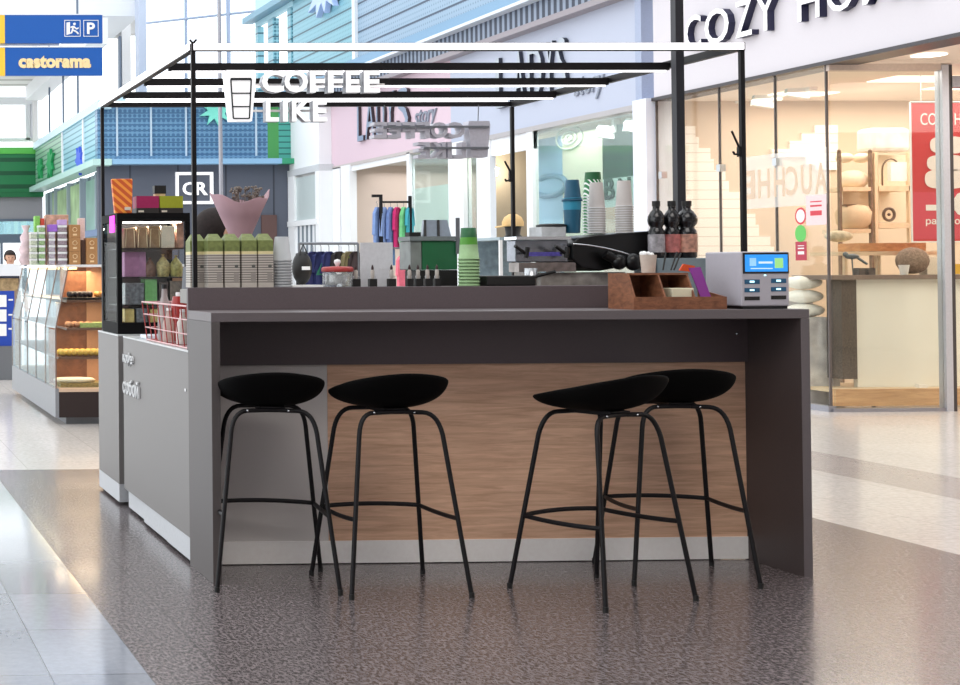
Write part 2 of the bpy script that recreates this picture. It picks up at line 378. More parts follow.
struct('trim_22', MB().box(-4, LX+.2, 35.7, 36, 3.12, 3.25), mat('deep_green_rail', (24, 110, 64), .5))
struct('wall_far', MB().box(-4, LX+.2, 35.9, 36, 2.56, 3.12), mat('grey_far_wall', (160, 158, 164), .8))
struct('window_1', MB().box(-4, LX+.1, 35.9, 35.95, 2.2, 2.56), glass('far_glass', (200, 225, 230), .3))
struct('trim_23', MB().box(-4, LX+.1, 35.85, 36, 1.98, 2.2), mat('far_transom', (104, 118, 136), .5))
struct('trim_24', MB().box(-4, LX+.1, 35.85, 36, 2.52, 2.58), mat('far_transom', (104, 118, 136), .5))
for xx in (2.6, 3.3, 4.0, 4.6):
    struct('trim_25', MB().box(xx, xx+.06, 35.84, 36, 0, 2.2), mat('far_transom', (104, 118, 136), .5))
# left shop front below the band
struct('wall_left_shop', MB().box(LX+.25, LX+.35, 27.2, 35.8, 0, 3.2), stripes('teal_grey_front', (84, 100, 112), (148, 166, 172), 1.4, 'Y', .5, .35, soft=.2))
lsg = MB().box(LX+.19, LX+.25, 30.0, 34.2, 2.1, 3.12)
struct('window_2', lsg, mat('leafy_poster', (150, 176, 132), .5, noise=.35, scale=2.2))
struct('window_3', MB().box(LX+.19, LX+.25, 27.3, 29.5, 0.2, 3.1), mat('mint_glass_panel', (138, 172, 160), .3, noise=.2, scale=2))
struct('trim_26', MB().box(LX+.1, LX+.3, 27.2, 35.8, 1.95, 2.08), mat('blue_lintel', (104, 124, 160), .5))
for yy in (28, 29.8, 31.5, 33.4):
    struct('trim_27', MB().box(LX+.12, LX+.25, yy, yy+.1, 0, 3.2), mat('grey_mullion', (150, 162, 172), .5))

# upper glazed end wall and white roof structure at the left
mull = mat('glazing_bar', (150, 165, 190), .4)
pale = mat('pale_roof_steel', (222, 224, 228), .6, noise=.02)
g0 = at(147, 23, Y=34.5); g1 = at(256, 11, Y=31.5)
struct('trim_28', MB().tube([g0, g1], .03), mull)
struct('trim_28', MB().tube([at(186, 70, Y=33.4)+Vector((0, 0, -1.2)), at(186, 0, Y=33.4)+Vector((0, 0, 1))], .04), mull)
struct('trim_28', MB().tube([at(229, 70, Y=32.2)+Vector((0, 0, -1.2)), at(228, 0, Y=32.2)+Vector((0, 0, 1))], .05), mull)
struct('window_4', MB().prism([at(147, 95, Y=34.5), at(262, 95, Y=31.4), at(262, -10, Y=31.4), at(147, -10, Y=34.5)], (0, .02, 0)), glass('high_glass', (250, 252, 255), .05))
m = MB(); pbox(m, 139, -20, 146.5, 96, 30, .4); struct('trim_29', m, mat('steel_column', (184, 192, 210), .5))
m = MB(); pbox(m, -60, -40, 139, 16, 30.5, 3.0); struct('ceiling_left', m, pale)
m = MB(); pbox(m, 122, 16, 131, 98, 33, .4); struct('trim_30', m, mat('pale_stone', (214, 212, 212), .6))
m = MB(); pbox(m, 119.5, 36, 121.5, 92, 33, .2); struct('trim_31', m, mat('slate_bar', (100, 112, 130), .5))
m = MB(); pbox(m, 103, 20, 125, 36, 33.2, .4); pbox(m, 125, 17, 139, 33, 33.1, .4); struct('trim_32', m, mat('roof_bracket', (190, 188, 186), .6, noise=.2, scale=3))
# clerestory posts over the left gallery
for px_, wv, top in ((82, .02, 70), (67, .015, 80), (53, .02, 92), (37, .09, 98)):
    a = at(px_, 120, X=LX+.1)
    struct('trim_33', MB().box(LX, LX+(.04 if wv < .05 else .1), a.y-wv, a.y+wv, 4.46, 7.2), mat('slate_bar', (100, 112, 130), .5) if wv < .05 else mat('pale_stone', (214, 212, 212), .6))
struct('trim_34', MB().prism([(LX-.2, 27, 5.55), (LX+.2, 27, 5.55), (LX+.2, 36, 5.55), (LX-.2, 36, 5.55)], (0, 0, .5)), pale)
struct('ceiling_far', MB().box(-2, LX-.2, 31, 36, 5.9, 6.05), stripes('ribbed_roof', (176, 172, 168), (226, 224, 222), 1.1, 'Y', .6, .3))
m = MB(); pbox(m, -80, 97, 38, 104, 36.2, .3); pbox(m, 26, 104, 30, 140, 36.2, .3); pbox(m, -40, 138, 48, 141, 36.2, .3); pbox(m, 31, 98, 38, 140, 36.3, .3)
struct('window_5', m, pale)

# ------------------------------------------------------------------ shop front glazing
gl_home = glass('shopfront_glass', (250, 250, 246), .045)
frame_m = mat('window_frame_steel', (150, 150, 158), .35, .6)
thin = mat('glass_joint', (90, 82, 80), .4)
pane_y = [15.1] + [at(q, 200, X=8.69).y for q in (719, 775)] + [12.46]
for i in range(3):
    wn = struct('window_%d' % (6+i), MB().box(8.70, 8.712, pane_y[i+1]+.006, pane_y[i]-.006, .02, 3.05), gl_home)
for i, yy in enumerate(pane_y):
    struct('trim_35', MB().box(8.695, 8.717, yy-.006, yy+.006, .0, 3.05), thin)
for q, yq in ((661, 175), (719, 168), (775, 162)):
    yy = at(q, yq, X=8.68).y; zz = at(q, yq, X=8.68).z
    c_ = obj('glass_clamp', MB().box(8.67, 8.73, yy-.03, yy+.03, zz-.035, zz+.035), steel)
    tag(c_, 'small square steel glass clamp on the %s glass joint of the home shop front' % {661: 'leftmost', 719: 'middle', 775: 'rightmost'}[q], 'glass clamp', 'clamps on the shop glass joints')
struct('trim_36', MB().box(8.67, 8.74, 12.44, 15.1, 0, .05), frame_m)
# recess, parallel to the counter
RY = 12.43
rx1 = at(943, 300, Y=RY).x; rx2 = at(952, 300, Y=RY).x
struct('window_9', MB().box(8.72, rx1, RY, RY+.012, .02, 3.0), gl_home)
struct('trim_37', MB().box(8.70, rx1, RY-.02, RY+.05, 3.0, 3.08), mat('beige_header', (206, 188, 176), .5))
struct('trim_38', MB().box(8.70, rx1, RY-.02, RY+.05, 0, .03), frame_m)
struct('door_1', MB().box(rx1, rx1+.06, RY-.03, RY+.06, 0, 3.05), mat('door_frame_light', (192, 196, 206), .35, .5))
struct('trim_39', MB().box(rx1+.06, rx2+.01, RY-.03, RY+.06, 0, 3.05), mat('dark_trim', (70, 66, 68), .4, .4))
struct('door_2', MB().box(rx2+.02, 13, RY, RY+.012, .02, 2.85), gl_home)
struct('trim_40', MB().box(rx2, 13, RY-.03, RY+.06, 2.85, 2.95), frame_m)
# clothes shop glazing, from near to far
gl_milky = glass('milky_reflection_glass', (244, 250, 248), .08, milk=.08, milkc=(190, 214, 212))  # milky diffuse mixed in to stand for bright reflections on the panes
yv = lambda q, r=180: at(q, r, X=FX).y
struct('window_10', MB().box(FX+.02, FX+.035, 15.4, yv(532), .05, 2.98), gl_milky)
wm = mat('white_frame', (236, 238, 242), .45, noise=.01)
struct('trim_41', MB().box(FX-.02, FX+.06, yv(534), yv(528), 0, 3.0), wm)
struct('trim_41', MB().box(FX-.02, FX+.06, yv(491.5), yv(478), 0, 3.0), wm)
struct('trim_41', MB().box(FX-.04, FX+.08, yv(466), yv(451), 0, 3.06), wm)
struct('trim_41', MB().box(FX-.02, FX+.06, yv(411), yv(408), 0, 3.06), wm)
struct('trim_41', MB().box(FX-.04, FX+.08, yv(352), yv(343), 0, 3.06), wm)
struct('trim_41', MB().box(FX-.02, FX+.06, yv(341), yv(333), 0, 3.06), wm)
struct('trim_42', MB().box(FX+.0, FX+.05, yv(408), 24.4, 2.95, 3.04), wm)
struct('trim_42', MB().box(FX+.0, FX+.05, yv(534), yv(478), 2.78, 3.0), wm)
struct('window_11', MB().box(FX+.02, FX+.035, yv(451), yv(411), .05, 3.02), gl_milky)
struct('window_12', MB().box(FX+.02, FX+.035, yv(478), yv(466), .05, 3.02), gl_milky)
struct('wall_clothes_shop_back', MB().box(12.6, 12.7, 15.4, 27, 0, 3.06), mat('beige_back_wall', (206, 192, 182), .8, noise=.02))
struct('wall_clothes_shop_side', MB().box(8.9, 12.6, 24.6, 24.7, 0, 3.06), mat('beige_back_wall', (206, 192, 182), .8, noise=.02))
struct('wall_clothes_shop_middle', MB().box(8.95, 12.6, 19.95, 20.02, 0, 3.0), mat('khaki_wall', (158, 148, 132), .8, noise=.02))
struct('ceiling_clothes_shop', MB().box(8.95, 12.7, 15.4, 27, 3.06, 3.2), mat('clothes_shop_ceiling', (200, 200, 196), .8))
# backdrops inside the windows
def backdrop(q0, q1, X, z0, z1, m, name='wall_window_backdrop'):
    ya, yb = at(q0, 200, X=X).y, at(q1, 200, X=X).y
    return struct(name, MB().box(X, X+.03, yb, ya, z0, z1), m)
backdrop(409, 452, 9.5, 0, 2.6, mat('pale_sea_backdrop', (200, 214, 206), .7, noise=.08, scale=1.5))
backdrop(532, 563, 9.1, 0, 2.95, mat('pale_blue_backdrop', (160, 190, 216), .7, noise=.12, scale=1.5))
backdrop(563, 603, 9.1, 0, 2.95, mat('cream_backdrop', (232, 226, 204), .7, noise=.1, scale=1.2))
backdrop(603, 646, 9.1, 2.33, 2.95, mat('dark_green_backdrop', (44, 60, 52), .7, noise=.2, scale=2))
backdrop(603, 646, 9.1, 1.99, 2.33, mat('pale_mint_backdrop', (190, 204, 200), .7, noise=.1))
backdrop(603, 646, 9.1, 0, 1.99, mat('rosy_backdrop', (216, 180, 160), .7, noise=.25, scale=3))
# white shop front beside the CR wall
m = MB(); struct('wall_white_shop', m.box(8.5, 8.62, 25.3, 26.98, 2.16, 2.98), mat('pale_glass_wall', (196, 208, 208), .3, noise=.08, scale=1.2))
struct('trim_43', MB().box(8.46, 8.62, 26.6, 26.98, 0, 3.02), white_wall)
struct('trim_43', MB().box(8.44, 8.64, 25.3, 26.98, 2.08, 2.18), white_wall)
struct('trim_43', MB().box(8.46, 8.95, 25.2, 25.42, 0, 3.02), white_wall)
slat = stripes('white_slats', (120, 132, 142), (235, 238, 242), 4.2, 'Y', .5, .45)
struct('wall_white_shop', MB().box(8.5, 8.62, 25.3, 26.98, .2, 2.08), slat)
door_br = mat('brown_door', (96, 70, 66), .6)
m = MB(); pbox(m, 262, 215, 277, 262, 26.95, .05); struct('door_3', m, door_br)

# ------------------------------------------------------------------ coffee kiosk: bar counter
X0, X1, YF, YP = 1.5075, 3.987, 5.828, 6.197
bar = thing('bar_counter', ((X0+X1)/2, 6.0, 0), 'long charcoal bar counter with oak back panel and overhanging top', 'bar counter')
obj('worktop', MB().box(X0, X1, YF, 6.215, 1.062, 1.1), laminate, bar, .0015)
lp = obj('end_panel', MB().box(X0, X0+.036, YF, 6.215, 0, 1.0615), mat('slate_laminate', (85, 79, 78), .5, noise=.12, scale=350), bar, .001)
rp_ = obj('end_panel', MB().box(X1-.036, X1, YF+.0021, 6.215, 0, 1.0615), mat('umber_laminate', (78, 68, 68), .5, noise=.12, scale=350), bar, .0005)
obj('edge_strip', MB().box(X1-.036, X1, YF, YF+.002, 0, 1.0615), laminate, bar)
obj('apron', MB().box(X0+.037, X1-.037, YP-.022, YP+.01, .862, 1.0615), laminate_dark, bar)
xw = at(328, 450, Y=YP).x
o = obj('back_panel', MB().box(X0+.037, xw-.001, YP, YP+.017, .1, .862), laminate_mid, bar); o['label'] = 'plain grey back panel'
o = obj('back_panel', MB().box(xw, X1-.037, YP, YP+.017, .1, .862), oak, bar); o['label'] = 'oak wood grain back panel'
obj('plinth', MB().box(X0+.037, X1-.037, YP-.006, YP+.016, .004, .1), alu, bar)
m = MB().use(chrome); cc = at(745, 338, Y=YP-.03); m.ball((3.90, YP-.026, .985), .007, .004, .007, 8, 6); obj('cable_cap', m, chrome, bar)
obj('ledge_front', MB().box(X0, 3.72, 6.2155, 6.24, .9265, 1.197), laminate_dark, bar, .0015)
obj('ledge_shelf', MB().box(X0+.048, 3.72, 6.2405, 6.405, 1.16, 1.197), laminate_dark, bar)
# small grey block at the left end behind the ledge
m = MB().box(X0+.002, X0+.047, 6.2405, 6.37, 1.128, 1.19); tag(obj('power_box', m, mat('warm_grey_box', (150, 147, 142), .6), None, .003), 'small light grey box fixed at the left end of the ledge', 'box')
# work counter inside and rear counter
m = thing('work_counter', (2.9, 6.8, 0), 'low grey work counter behind the raised ledge', 'counter')
obj('cabinet_body', MB().box(1.76, 3.96, 6.41, 6.98, 0, .86), laminate_dark, m); obj('worktop', MB().box(1.755, 3.98, 6.41, 7.0, .861, .9), laminate, m)
m = thing('rear_counter', (2.9, 8.1, 0), 'long grey counter along the rear of the coffee kiosk', 'counter')
obj('cabinet_body', MB().box(1.98, 3.94, 7.9, 8.33, 0, .86), laminate_side, m); obj('worktop', MB().box(1.97, 3.96, 7.88, 8.35, .861, .9), laminate, m)

# side cabinets on the left
def side_cabinet(y0, y1, label, recess, wd=.44):
    t = thing('side_cabinet', (X0+.2, (y0+y1)/2, 0), label, 'cabinet')
    obj('body', MB().box(X0, X0+wd, y0, y1, .115, .9165), laminate_side, t, .001)
    obj('countertop', MB().box(X0-.002, X0+wd+.003, y0, y1, .917, .925), mat('pale_grey_top', (196, 198, 198), .3), t, .001)
    for a, b, dx in recess: obj('plinth', MB().box(X0+dx, X0+wd-.04, a, b, .018, .1145), mat('satin_plinth', (196, 198, 202), .35), t)
    return t
sc1 = side_cabinet(6.2165, 7.655, 'grey side cabinet next to the bar with white lettering', ((6.2165, 6.66, .0), (6.662, 7.18, .004), (7.183, 7.64, .02)), .225)
sc2 = side_cabinet(7.795, 8.40, 'narrow grey side cabinet under the left edge of the fridge', ((7.795, 8.40, .0),))
t = obj('filler_strip', MB().box(X0+.06, X0+.22, 7.656, 7.794, 0, .915), mat('dark_gap', (34, 34, 44), .6)); tag(t, 'dark recessed strip between the two side cabinets', 'strip')
tx = mat('white_lettering', (214, 214, 214), .5)
a = at(124, 362, X=X0-.004); b = at(133.5, 367, X=X0-.004)
o = letters('lettering', 'кофе', (X0-.012, a.y, .775), (X0-.012, b.y, .775), .07, SIDE, .01, .01, tx, sc1)
a = at(124, 388, X=X0-.004); b = at(139.5, 388, X=X0-.004)
o = letters('lettering', 'собой', (X0-.012, a.y, .625), (X0-.012, b.y, .625), .085, SIDE, .01, .01, tx, sc1)
lk = at(186, 390, X=X0); obj('lock', MB().tube([(X0-.004, lk.y, lk.z), (X0+.004, lk.y, lk.z)], .008), chrome, sc1)

# ------------------------------------------------------------------ canopy frame
PY0, PY1, PX0, PX1, PZ = 6.29, 8.48, 1.557, 4.012, 2.238
cf = thing('canopy_frame', ((PX0+PX1)/2, (PY0+PY1)/2, 1.1), 'black steel canopy frame with white light strips above the coffee kiosk', 'canopy frame')
h = .0095
for x, y, z0 in ((PX0, PY0, 1.198), (PX1, PY0, 0), (PX0-.002, PY1, 0), (PX1, PY1, 0)):
    obj('post', MB().box(x-h, x+h, y-h, y+h, z0, PZ), blackm, cf)
obj('rail', MB().box(PX0-h, PX1+h, PY0-.014, PY0+.014, PZ, PZ+.034), blackm, cf)
obj('rail', MB().box(PX0-h, PX1+h, PY1-.012, PY1+.012, PZ+.004, PZ+.03), blackm, cf)
for x in (PX0, PX1): obj('rail', MB().box(x-.014, x+.014, PY0+.0145, PY1-.0125, PZ, PZ+.034), blackm, cf)
obj('light_strip', MB().box(PX0, PX1, PY0-.021, PY0-.0145, PZ+.003, PZ+.031), led, cf)
obj('light_strip', MB().box(PX0-.021, PX0-.0145, PY0, PY1, PZ+.006, PZ+.034), led, cf)
for py_, q in ((6.83, 0), (7.38, 0), (7.93, 0)):
    obj('cross_beam', MB().box(PX0+.015, PX1-.015, py_-.012, py_+.012, PZ-.012, PZ+.024), blackm, cf)
    obj('light_strip', MB().box(PX0+.03, PX1-.03, py_-.008, py_+.008, PZ-.020, PZ-.0125), led, cf)
obj('light_strip', MB().box(PX0+.03, PX1-.03, PY1-.006, PY1+.006, PZ+.031, PZ+.039), led, cf)
m = MB(); m.tube([(PX0, PY0, PZ+.034), (PX0-.016, PY0-.01, PZ+.048)], .005, 6).tube([(PX0, PY0, PZ+.034), (PX0+.014, PY0-.01, PZ+.05)], .005, 6); obj('corner_clip', m, blackm, cf)
m = MB()
for p, q in (((PX1-.013, PY0, 1.80), (PX1-.055, PY0-.02, 1.865)), ((PX1-.013, PY0, 1.775), (PX1-.05, PY0-.02, 1.775))):
    m.tube([p, q, Vector(q)+Vector((-.006, 0, .012))], .005, 6)
m.box(PX1-.022, PX1-.0125, PY0-.008, PY0+.008, 1.765, 1.81); obj('coat_hook', m, blackm, cf)
m = MB()
for p, q in (((PX1-.013, PY1, 1.85), (PX1-.05, PY1-.02, 1.90)), ((PX1-.013, PY1, 1.80), (PX1-.05, PY1-.02, 1.795))):
    m.tube([p, q, Vector(q)+Vector((-.006, 0, .012))], .006, 6)
m.box(PX1-.022, PX1-.0125, PY1-.008, PY1+.008, 1.79, 1.86); obj('coat_hook', m, blackm, cf)
# square building column inside the kiosk
m = MB().box(3.876, 3.914, 6.56, 6.60, .901, 3.6); tag(obj('steel_column', m, mat('dark_steel', (44, 44, 50), .45, .3)), 'square black steel column rising behind the syrup bottles', 'column')

# ------------------------------------------------------------------ hanging signs
sgn = mat('sign_white_face', (252, 252, 252), .4, noise=0, emis=.55)
sgs = mat('sign_grey_edge', (176, 178, 184), .5)
def hang_sign(label, Y, mirror):
    t = thing('hanging_sign', (2.3, Y, 2.0), label, 'sign'); return t
SY = 6.79
s1 = hang_sign('white letter sign with cup symbol hanging at the front left of the canopy', SY, False)
def px_text(s, x0, y0, x1, y1, Y, depth, off, m, parent, name='letter', mirror=False, side=None, y0b=None):
    a, b, z0, z1 = pxrect(x0, y0, x1, y1, Y)
    fr = FRONT
    mb = text_mb(s, ((a+b)/2, Y, (z0+z1)/2), fr, b-a, z1-z0, depth, off, m, mirror)
    if side:
        mb.use(side); q = mb.cur
        for i, f in enumerate(mb.f):
            ys = [mb.v[k].y for k in f]
            if max(ys)-min(ys) > depth*.5 or min(ys) > Y+depth*.5: mb.mi[i] = q
    return obj(name, mb, None, parent)
xs = [(262, 284), (284.5, 308), (310, 325), (328, 343), (346, 360), (364, 380)]
for ch, (a, b) in zip('COFFEE', xs): px_text(ch, a, 70.5, b, 92.5, SY, .05, .03, sgn, s1, side=sgs)
for ch, (a, b) in zip('LIKE', [(266, 279), (283, 288), (292, 311), (313, 327)]): px_text(ch, a, 100.5, b, 121.5, SY, .05, .03, sgn, s1, side=sgs)
def cup_icon(parent, xl, xr, yt, yb, Y, dep, flip, m_out, m_in):
    a, b, z0, z1 = pxrect(xl, yt, xr, yb, Y); w_ = b-a; hh = z1-z0
    pr = [(a+w_*.16, z0), (b-w_*.16, z0), (b-w_*.02, z1-hh*.1), (b-w_*.06, z1), (a+w_*.06, z1), (a+w_*.02, z1-hh*.1)]
    obj('cup_icon', MB().use(m_out).prism([(x, Y, z) for x, z in pr], (0, dep, 0)), None, parent)
    if m_in:
        blk = MB().use(m_in); yy = Y-.003
        def bar_(x0, z0_, x1, z1_, t_): blk.obox(((x0+x1)/2, yy, (z0_+z1_)/2), (x1-x0, 0, z1_-z0_), (0, 1, 0), Vector((x1-x0, 0, z1_-z0_)).cross(Vector((0, 1, 0))), Vector((x1-x0, 0, z1_-z0_)).length/2, .003, t_)
        tl, tr, bl, br_ = (a+w_*.18, z1-hh*.18), (b-w_*.18, z1-hh*.18), (a+w_*.25, z0+hh*.05), (b-w_*.25, z0+hh*.05)
        bar_(*tl, *tr, .006); bar_(*bl, *br_, .003); bar_(*tl, *bl, .003); bar_(*tr, *br_, .003)
        for k in (.36, .7):
            bar_(tl[0]+(bl[0]-tl[0])*k, tl[1]+(bl[1]-tl[1])*k, tr[0]+(br_[0]-tr[0])*k, tr[1]+(br_[1]-tr[1])*k, .003)
        obj('cup_outline', blk, None, parent)
cup_icon(s1, 225, 257, 70, 121, SY, .05, False, sgn, mat('dark_outline', (40, 44, 50), .5))
for x in (236, 364):
    m = MB(); a = at(x, 72, Y=SY+.03); m.tube([(a.x, SY+.03, a.z), (a.x, SY+.03, PZ-.012)], .002, 5); obj('hanging_wire', m, steel, s1)
m = MB(); a = at(230, 84, Y=SY+.06); b = at(384, 82, Y=SY+.06); m.box(a.x, b.x, SY+.052, SY+.06, a.z-.01, a.z)
a = at(232, 110, Y=SY+.06); b = at(327, 110, Y=SY+.06); m.box(a.x, b.x, SY+.052, SY+.06, a.z-.01, a.z); obj('mounting_bar', m, alu, s1)
# second sign, seen from behind
SY2 = 8.43
s2 = hang_sign('grey letter sign seen mirrored from behind at the rear right of the canopy', SY2, True)
bk = mat('sign_back_grey', (188, 186, 196), .5)
for ch, (a, b) in zip('EEFFOC', [(374, 387), (388, 401), (403, 415), (417, 430), (431, 448), (449, 465)]): px_text(ch, a, 122, b, 138, SY2, .08, .03, bk, s2, mirror=True)
for ch, (a, b) in zip('EKIL', [(418, 430), (431, 446), (448, 452), (454, 466)]): px_text(ch, a, 142, b, 158, SY2, .08, .03, bk, s2, mirror=True)
cup_icon(s2, 468, 491, 121, 157, SY2, .08, True, bk, None)
m = MB(); a = at(384, 127, Y=SY2-.01); b = at(489, 127, Y=SY2-.01); m.box(a.x, b.x, SY2-.012, SY2-.001, a.z-.006, a.z+.006)
a = at(424, 148, Y=SY2-.01); b = at(489, 148, Y=SY2-.01); m.box(a.x, b.x, SY2-.012, SY2-.001, a.z-.006, a.z+.006); obj('mounting_bar', m, grey, s2)
m = MB(); a = at(478, 121, Y=SY2+.04); m.tube([(a.x, SY2+.04, a.z), (a.x, PY1-.02, PZ+.01)], .003, 5); obj('hanging_wire', m, grey, s2); m = MB()
a = at(384, 124, Y=SY2+.04); m.tube([(a.x, SY2+.04, a.z), (a.x, PY1-.02, PZ+.01)], .003, 5); obj('hanging_wire', m, grey, s2)

# ------------------------------------------------------------------ bar stools
def bez(p0, p1, p2, n=6):
    p0, p1, p2 = Vector(p0), Vector(p1), Vector(p2)
    return [p0*(1-t)**2+p1*2*t*(1-t)+p2*t*t for t in [i/n for i in range(n+1)]]
def make_stool():
    t = thing('bar_stool', (0, 0, 0), 'x', 'bar stool', 'black bar stools at the counter')
    W, D = .215, .195; mb = MB(); n, mr = 48, 12; vs = []; fs = []
    def rim(a):
        s_ = math.sin(a)    # +1 front (y+), -1 back
        return .090 + (.062*((-s_)**1.2) if s_ < 0 else -.052*s_)
    mb.smooth = True
    for j in range(mr+1):
        r = j/mr
        for i in range(n):
            a = 2*PI*i/n; ca, sa = math.cos(a), math.sin(a)
            e = 2.9; k = (abs(ca)**e+abs(sa)**e)**(-1/e)
            q_ = math.sin(r*PI/2); x = W*q_*k*ca; y = D*q_*k*sa
            if sa < 0: y -= .045*(r**3)*(-sa)*(1-.3*abs(ca))
            else: y += .02*r**2*sa
            z = .716 + rim(a)*(1-math.cos(r*PI/2))**1.15
            vs.append((x, y, z))
    for j in range(mr):
        for i in range(n): fs.append((j*n+i, j*n+(i+1) % n, (j+1)*n+(i+1) % n, (j+1)*n+i))
    mb.add(vs, fs)
    seat = obj('seat_shell', mb, shell_m, t)
    so = seat.modifiers.new('solid', 'SOLIDIFY'); so.thickness = .014; so.offset = 1 
    sb = seat.modifiers.new('sub', 'SUBSURF'); sb.levels = 1; sb.render_levels = 1
    R = .009; fx, fy = .236, .225; tx_, ty_ = .155, .118
    def leg(sx, sy):
        foot = Vector((sx*fx, sy*fy, .008)); up = Vector((sx*(tx_+.012), sy*(ty_+.02), .62)); kn = Vector((sx*tx_, sy*ty_, .706)); end = Vector((sx*.03, sy*ty_*.86, .709))
        return [foot, foot.lerp(up, .5)] + bez(up, kn, kn.lerp(end, .45), 7) + [end]
    for sx in (-1, 1):
        for sy in (-1, 1):
            l = obj('leg', MB().tube(leg(sx, sy), R, 10), blackm, t)
            obj('foot_cap', MB().lathe(sx*fx, sy*fy, [(.0105, 0), (.0105, .022)], 10), black, l)
    def onleg(sx, sy, z):
        p = leg(sx, sy); k = (z-.008)/(.62-.008); return p[0].lerp(Vector((sx*(tx_+.012), sy*(ty_+.02), .62)), k)
    zf = .30
    a, b, c, d = onleg(-1, -1, zf), onleg(-1, 1, zf-.006), onleg(1, 1, zf-.006), onleg(1, -1, zf)
    def seg(p, q, bulge): 
        m_ = (p+q)/2+bulge; return bez(p, m_, q, 8)
    ring = seg(a, b, Vector((-.01, 0, -.012))) + seg(b, c, Vector((0, .035, .012)))[1:] + seg(c, d, Vector((.01, 0, -.012)))[1:]
    obj('footrest', MB().tube(ring, .0092, 8), blackm, t)
    m = MB().box(-.05, .05, -.1, .1, .705, .722); m.tube([(-.03, -.099, .709), (.03, -.099, .709)], R, 8).tube([(-.03, .099, .709), (.03, .099, .709)], R, 8)
    obj('seat_bracket', m, blackm, t)
    for x, y in ((-.1, -.112), (.06, -.112), (-.1, .112), (.06, .112)): obj('screw', MB().ball((x, y-.012*(1 if y < 0 else -1), .709), .0045, .0045, .0045, 8, 6), chrome, t)
    return t
st = make_stool()
spots = [(1.751, 5.86, -9, 'black bar stool against the left end panel, leftmost of four'),
         (2.196, 5.748, 1, 'second black bar stool from the left, at the seam of grey and oak'),
         (2.961, 5.562, 21, 'black bar stool turned sideways, nearest to the camera, third from left'),
         (3.442, 5.887, -9.5, 'black bar stool close to the right end panel, rightmost of four')]
for i, (x, y, a, l) in enumerate(spots):
    o = st if i == 0 else dup(st, (0, 0, 0)); o.location = (x, y, 0); o.rotation_euler = (0, 0, math.radians(a)); o['label'] = l
LEDGE = 1.1975

# ------------------------------------------------------------------ things on the ledge
def X_at(px, Y, py=280): return at(px, py, Y=Y).x
def Z_at(px, py, Y): return at(px, py, Y=Y).z
carton_body = stripes('carton_print', (120, 112, 106), (196, 188, 178), 95, 'Z', .6, .35, soft=.2)
carton_green = mat('carton_green', (118, 128, 72), .55, noise=.25, scale=60)
carton_cream = mat('carton_cream', (226, 212, 160), .6)
def make_carton():
    t = thing('milk_carton', (0, 0, 0), 'x', 'carton', 'drink cartons in a row on the ledge')
    W, D, H = .033, .042, .235
    obj('body', MB().use(carton_body).box(-W, W, -D, D, 0, .145), None, t)
    obj('lower_band', MB().use(mat('carton_beige', (190, 182, 172), .6)).box(-W-.0003, W+.0003, -D-.0003, D+.0003, .0, .018), None, t)
    m = MB().use(carton_cream).box(-W, W, -D, D, .1451, .158); m.use(carton_green).box(-W, W, -D, D, .158, .205)
    m.add([(-W, -D, .205), (W, -D, .205), (W, D, .205), (-W, D, .205), (-W*.6, -.006, H), (W*.6, -.006, H), (W*.6, .006, H), (-W*.6, .006, H)],
          [(0, 1, 5, 4), (1, 2, 6, 5), (2, 3, 7, 6), (3, 0, 4, 7), (4, 5, 6, 7)]); obj('gable_top', m, None, t)
    obj('print_dot', MB().use(mat('carton_dot', (92, 92, 88), .6)).tube([(.018, -D-.001, .092), (.018, -D+.002, .092)], .008, 12), None, t)
    obj('text_block', MB().use(mat('carton_text', (150, 142, 136), .6)).box(.006, .028, -D-.001, -D, .028, .062), None, t)
    return t
ct = make_carton()
cl = ['green topped milk carton, %s in the row on the ledge' % w_ for w_ in ('rightmost', 'second from the right', 'third from the right', 'fourth from the right')] + ['green topped milk carton half hidden by the thin canopy post']
for i, px in enumerate((264.5, 248, 231, 214)):
    Yc = 6.29; o = ct if i == 0 else dup(ct, (0, 0, 0)); o.location = (X_at(px+1.5, Yc-.042), Yc, LEDGE); o['label'] = cl[i]
o = dup(ct, (X_at(198.5, 6.31), 6.362, LEDGE), 0, cl[4])
# stack of clear cups
cupm = glass('frosted_cup', (235, 238, 238), .15, .2, .62, (208, 210, 212))
cc_ = MB().lathe(0, 0, [(.036, 0), (.046, .085), (.048, .085), (.048, .09), (.045, .09), (.035, .004)], 18, cap=False)
cx = X_at(282, 6.30)
c0 = obj('plastic_cup', MB().lathe(0, 0, [(.001, .1095), (.028, .109), (.030, .108), (.040, .008), (.044, .008), (.044, 0), (.041, 0)], 18, cap=False), cupm, None, base=(0, 0, 0))
ordn = ['first', 'second', 'third', 'fourth', 'fifth', 'sixth', 'seventh', 'eighth', 'ninth', 'tenth', 'eleventh', 'twelfth', 'thirteenth', 'fourteenth', 'fifteenth', 'sixteenth']
NCL = 10
for i in range(NCL):
    o = c0 if i == 0 else c0.copy()
    if i: C.objects.link(o)
    o.location = (cx, 6.30, LEDGE+i*.0125); tag(o, 'clear plastic cup upside down beside the cartons, %s from the bottom of its stack' % ordn[i], 'cup', 'clear cups stacked on the ledge')
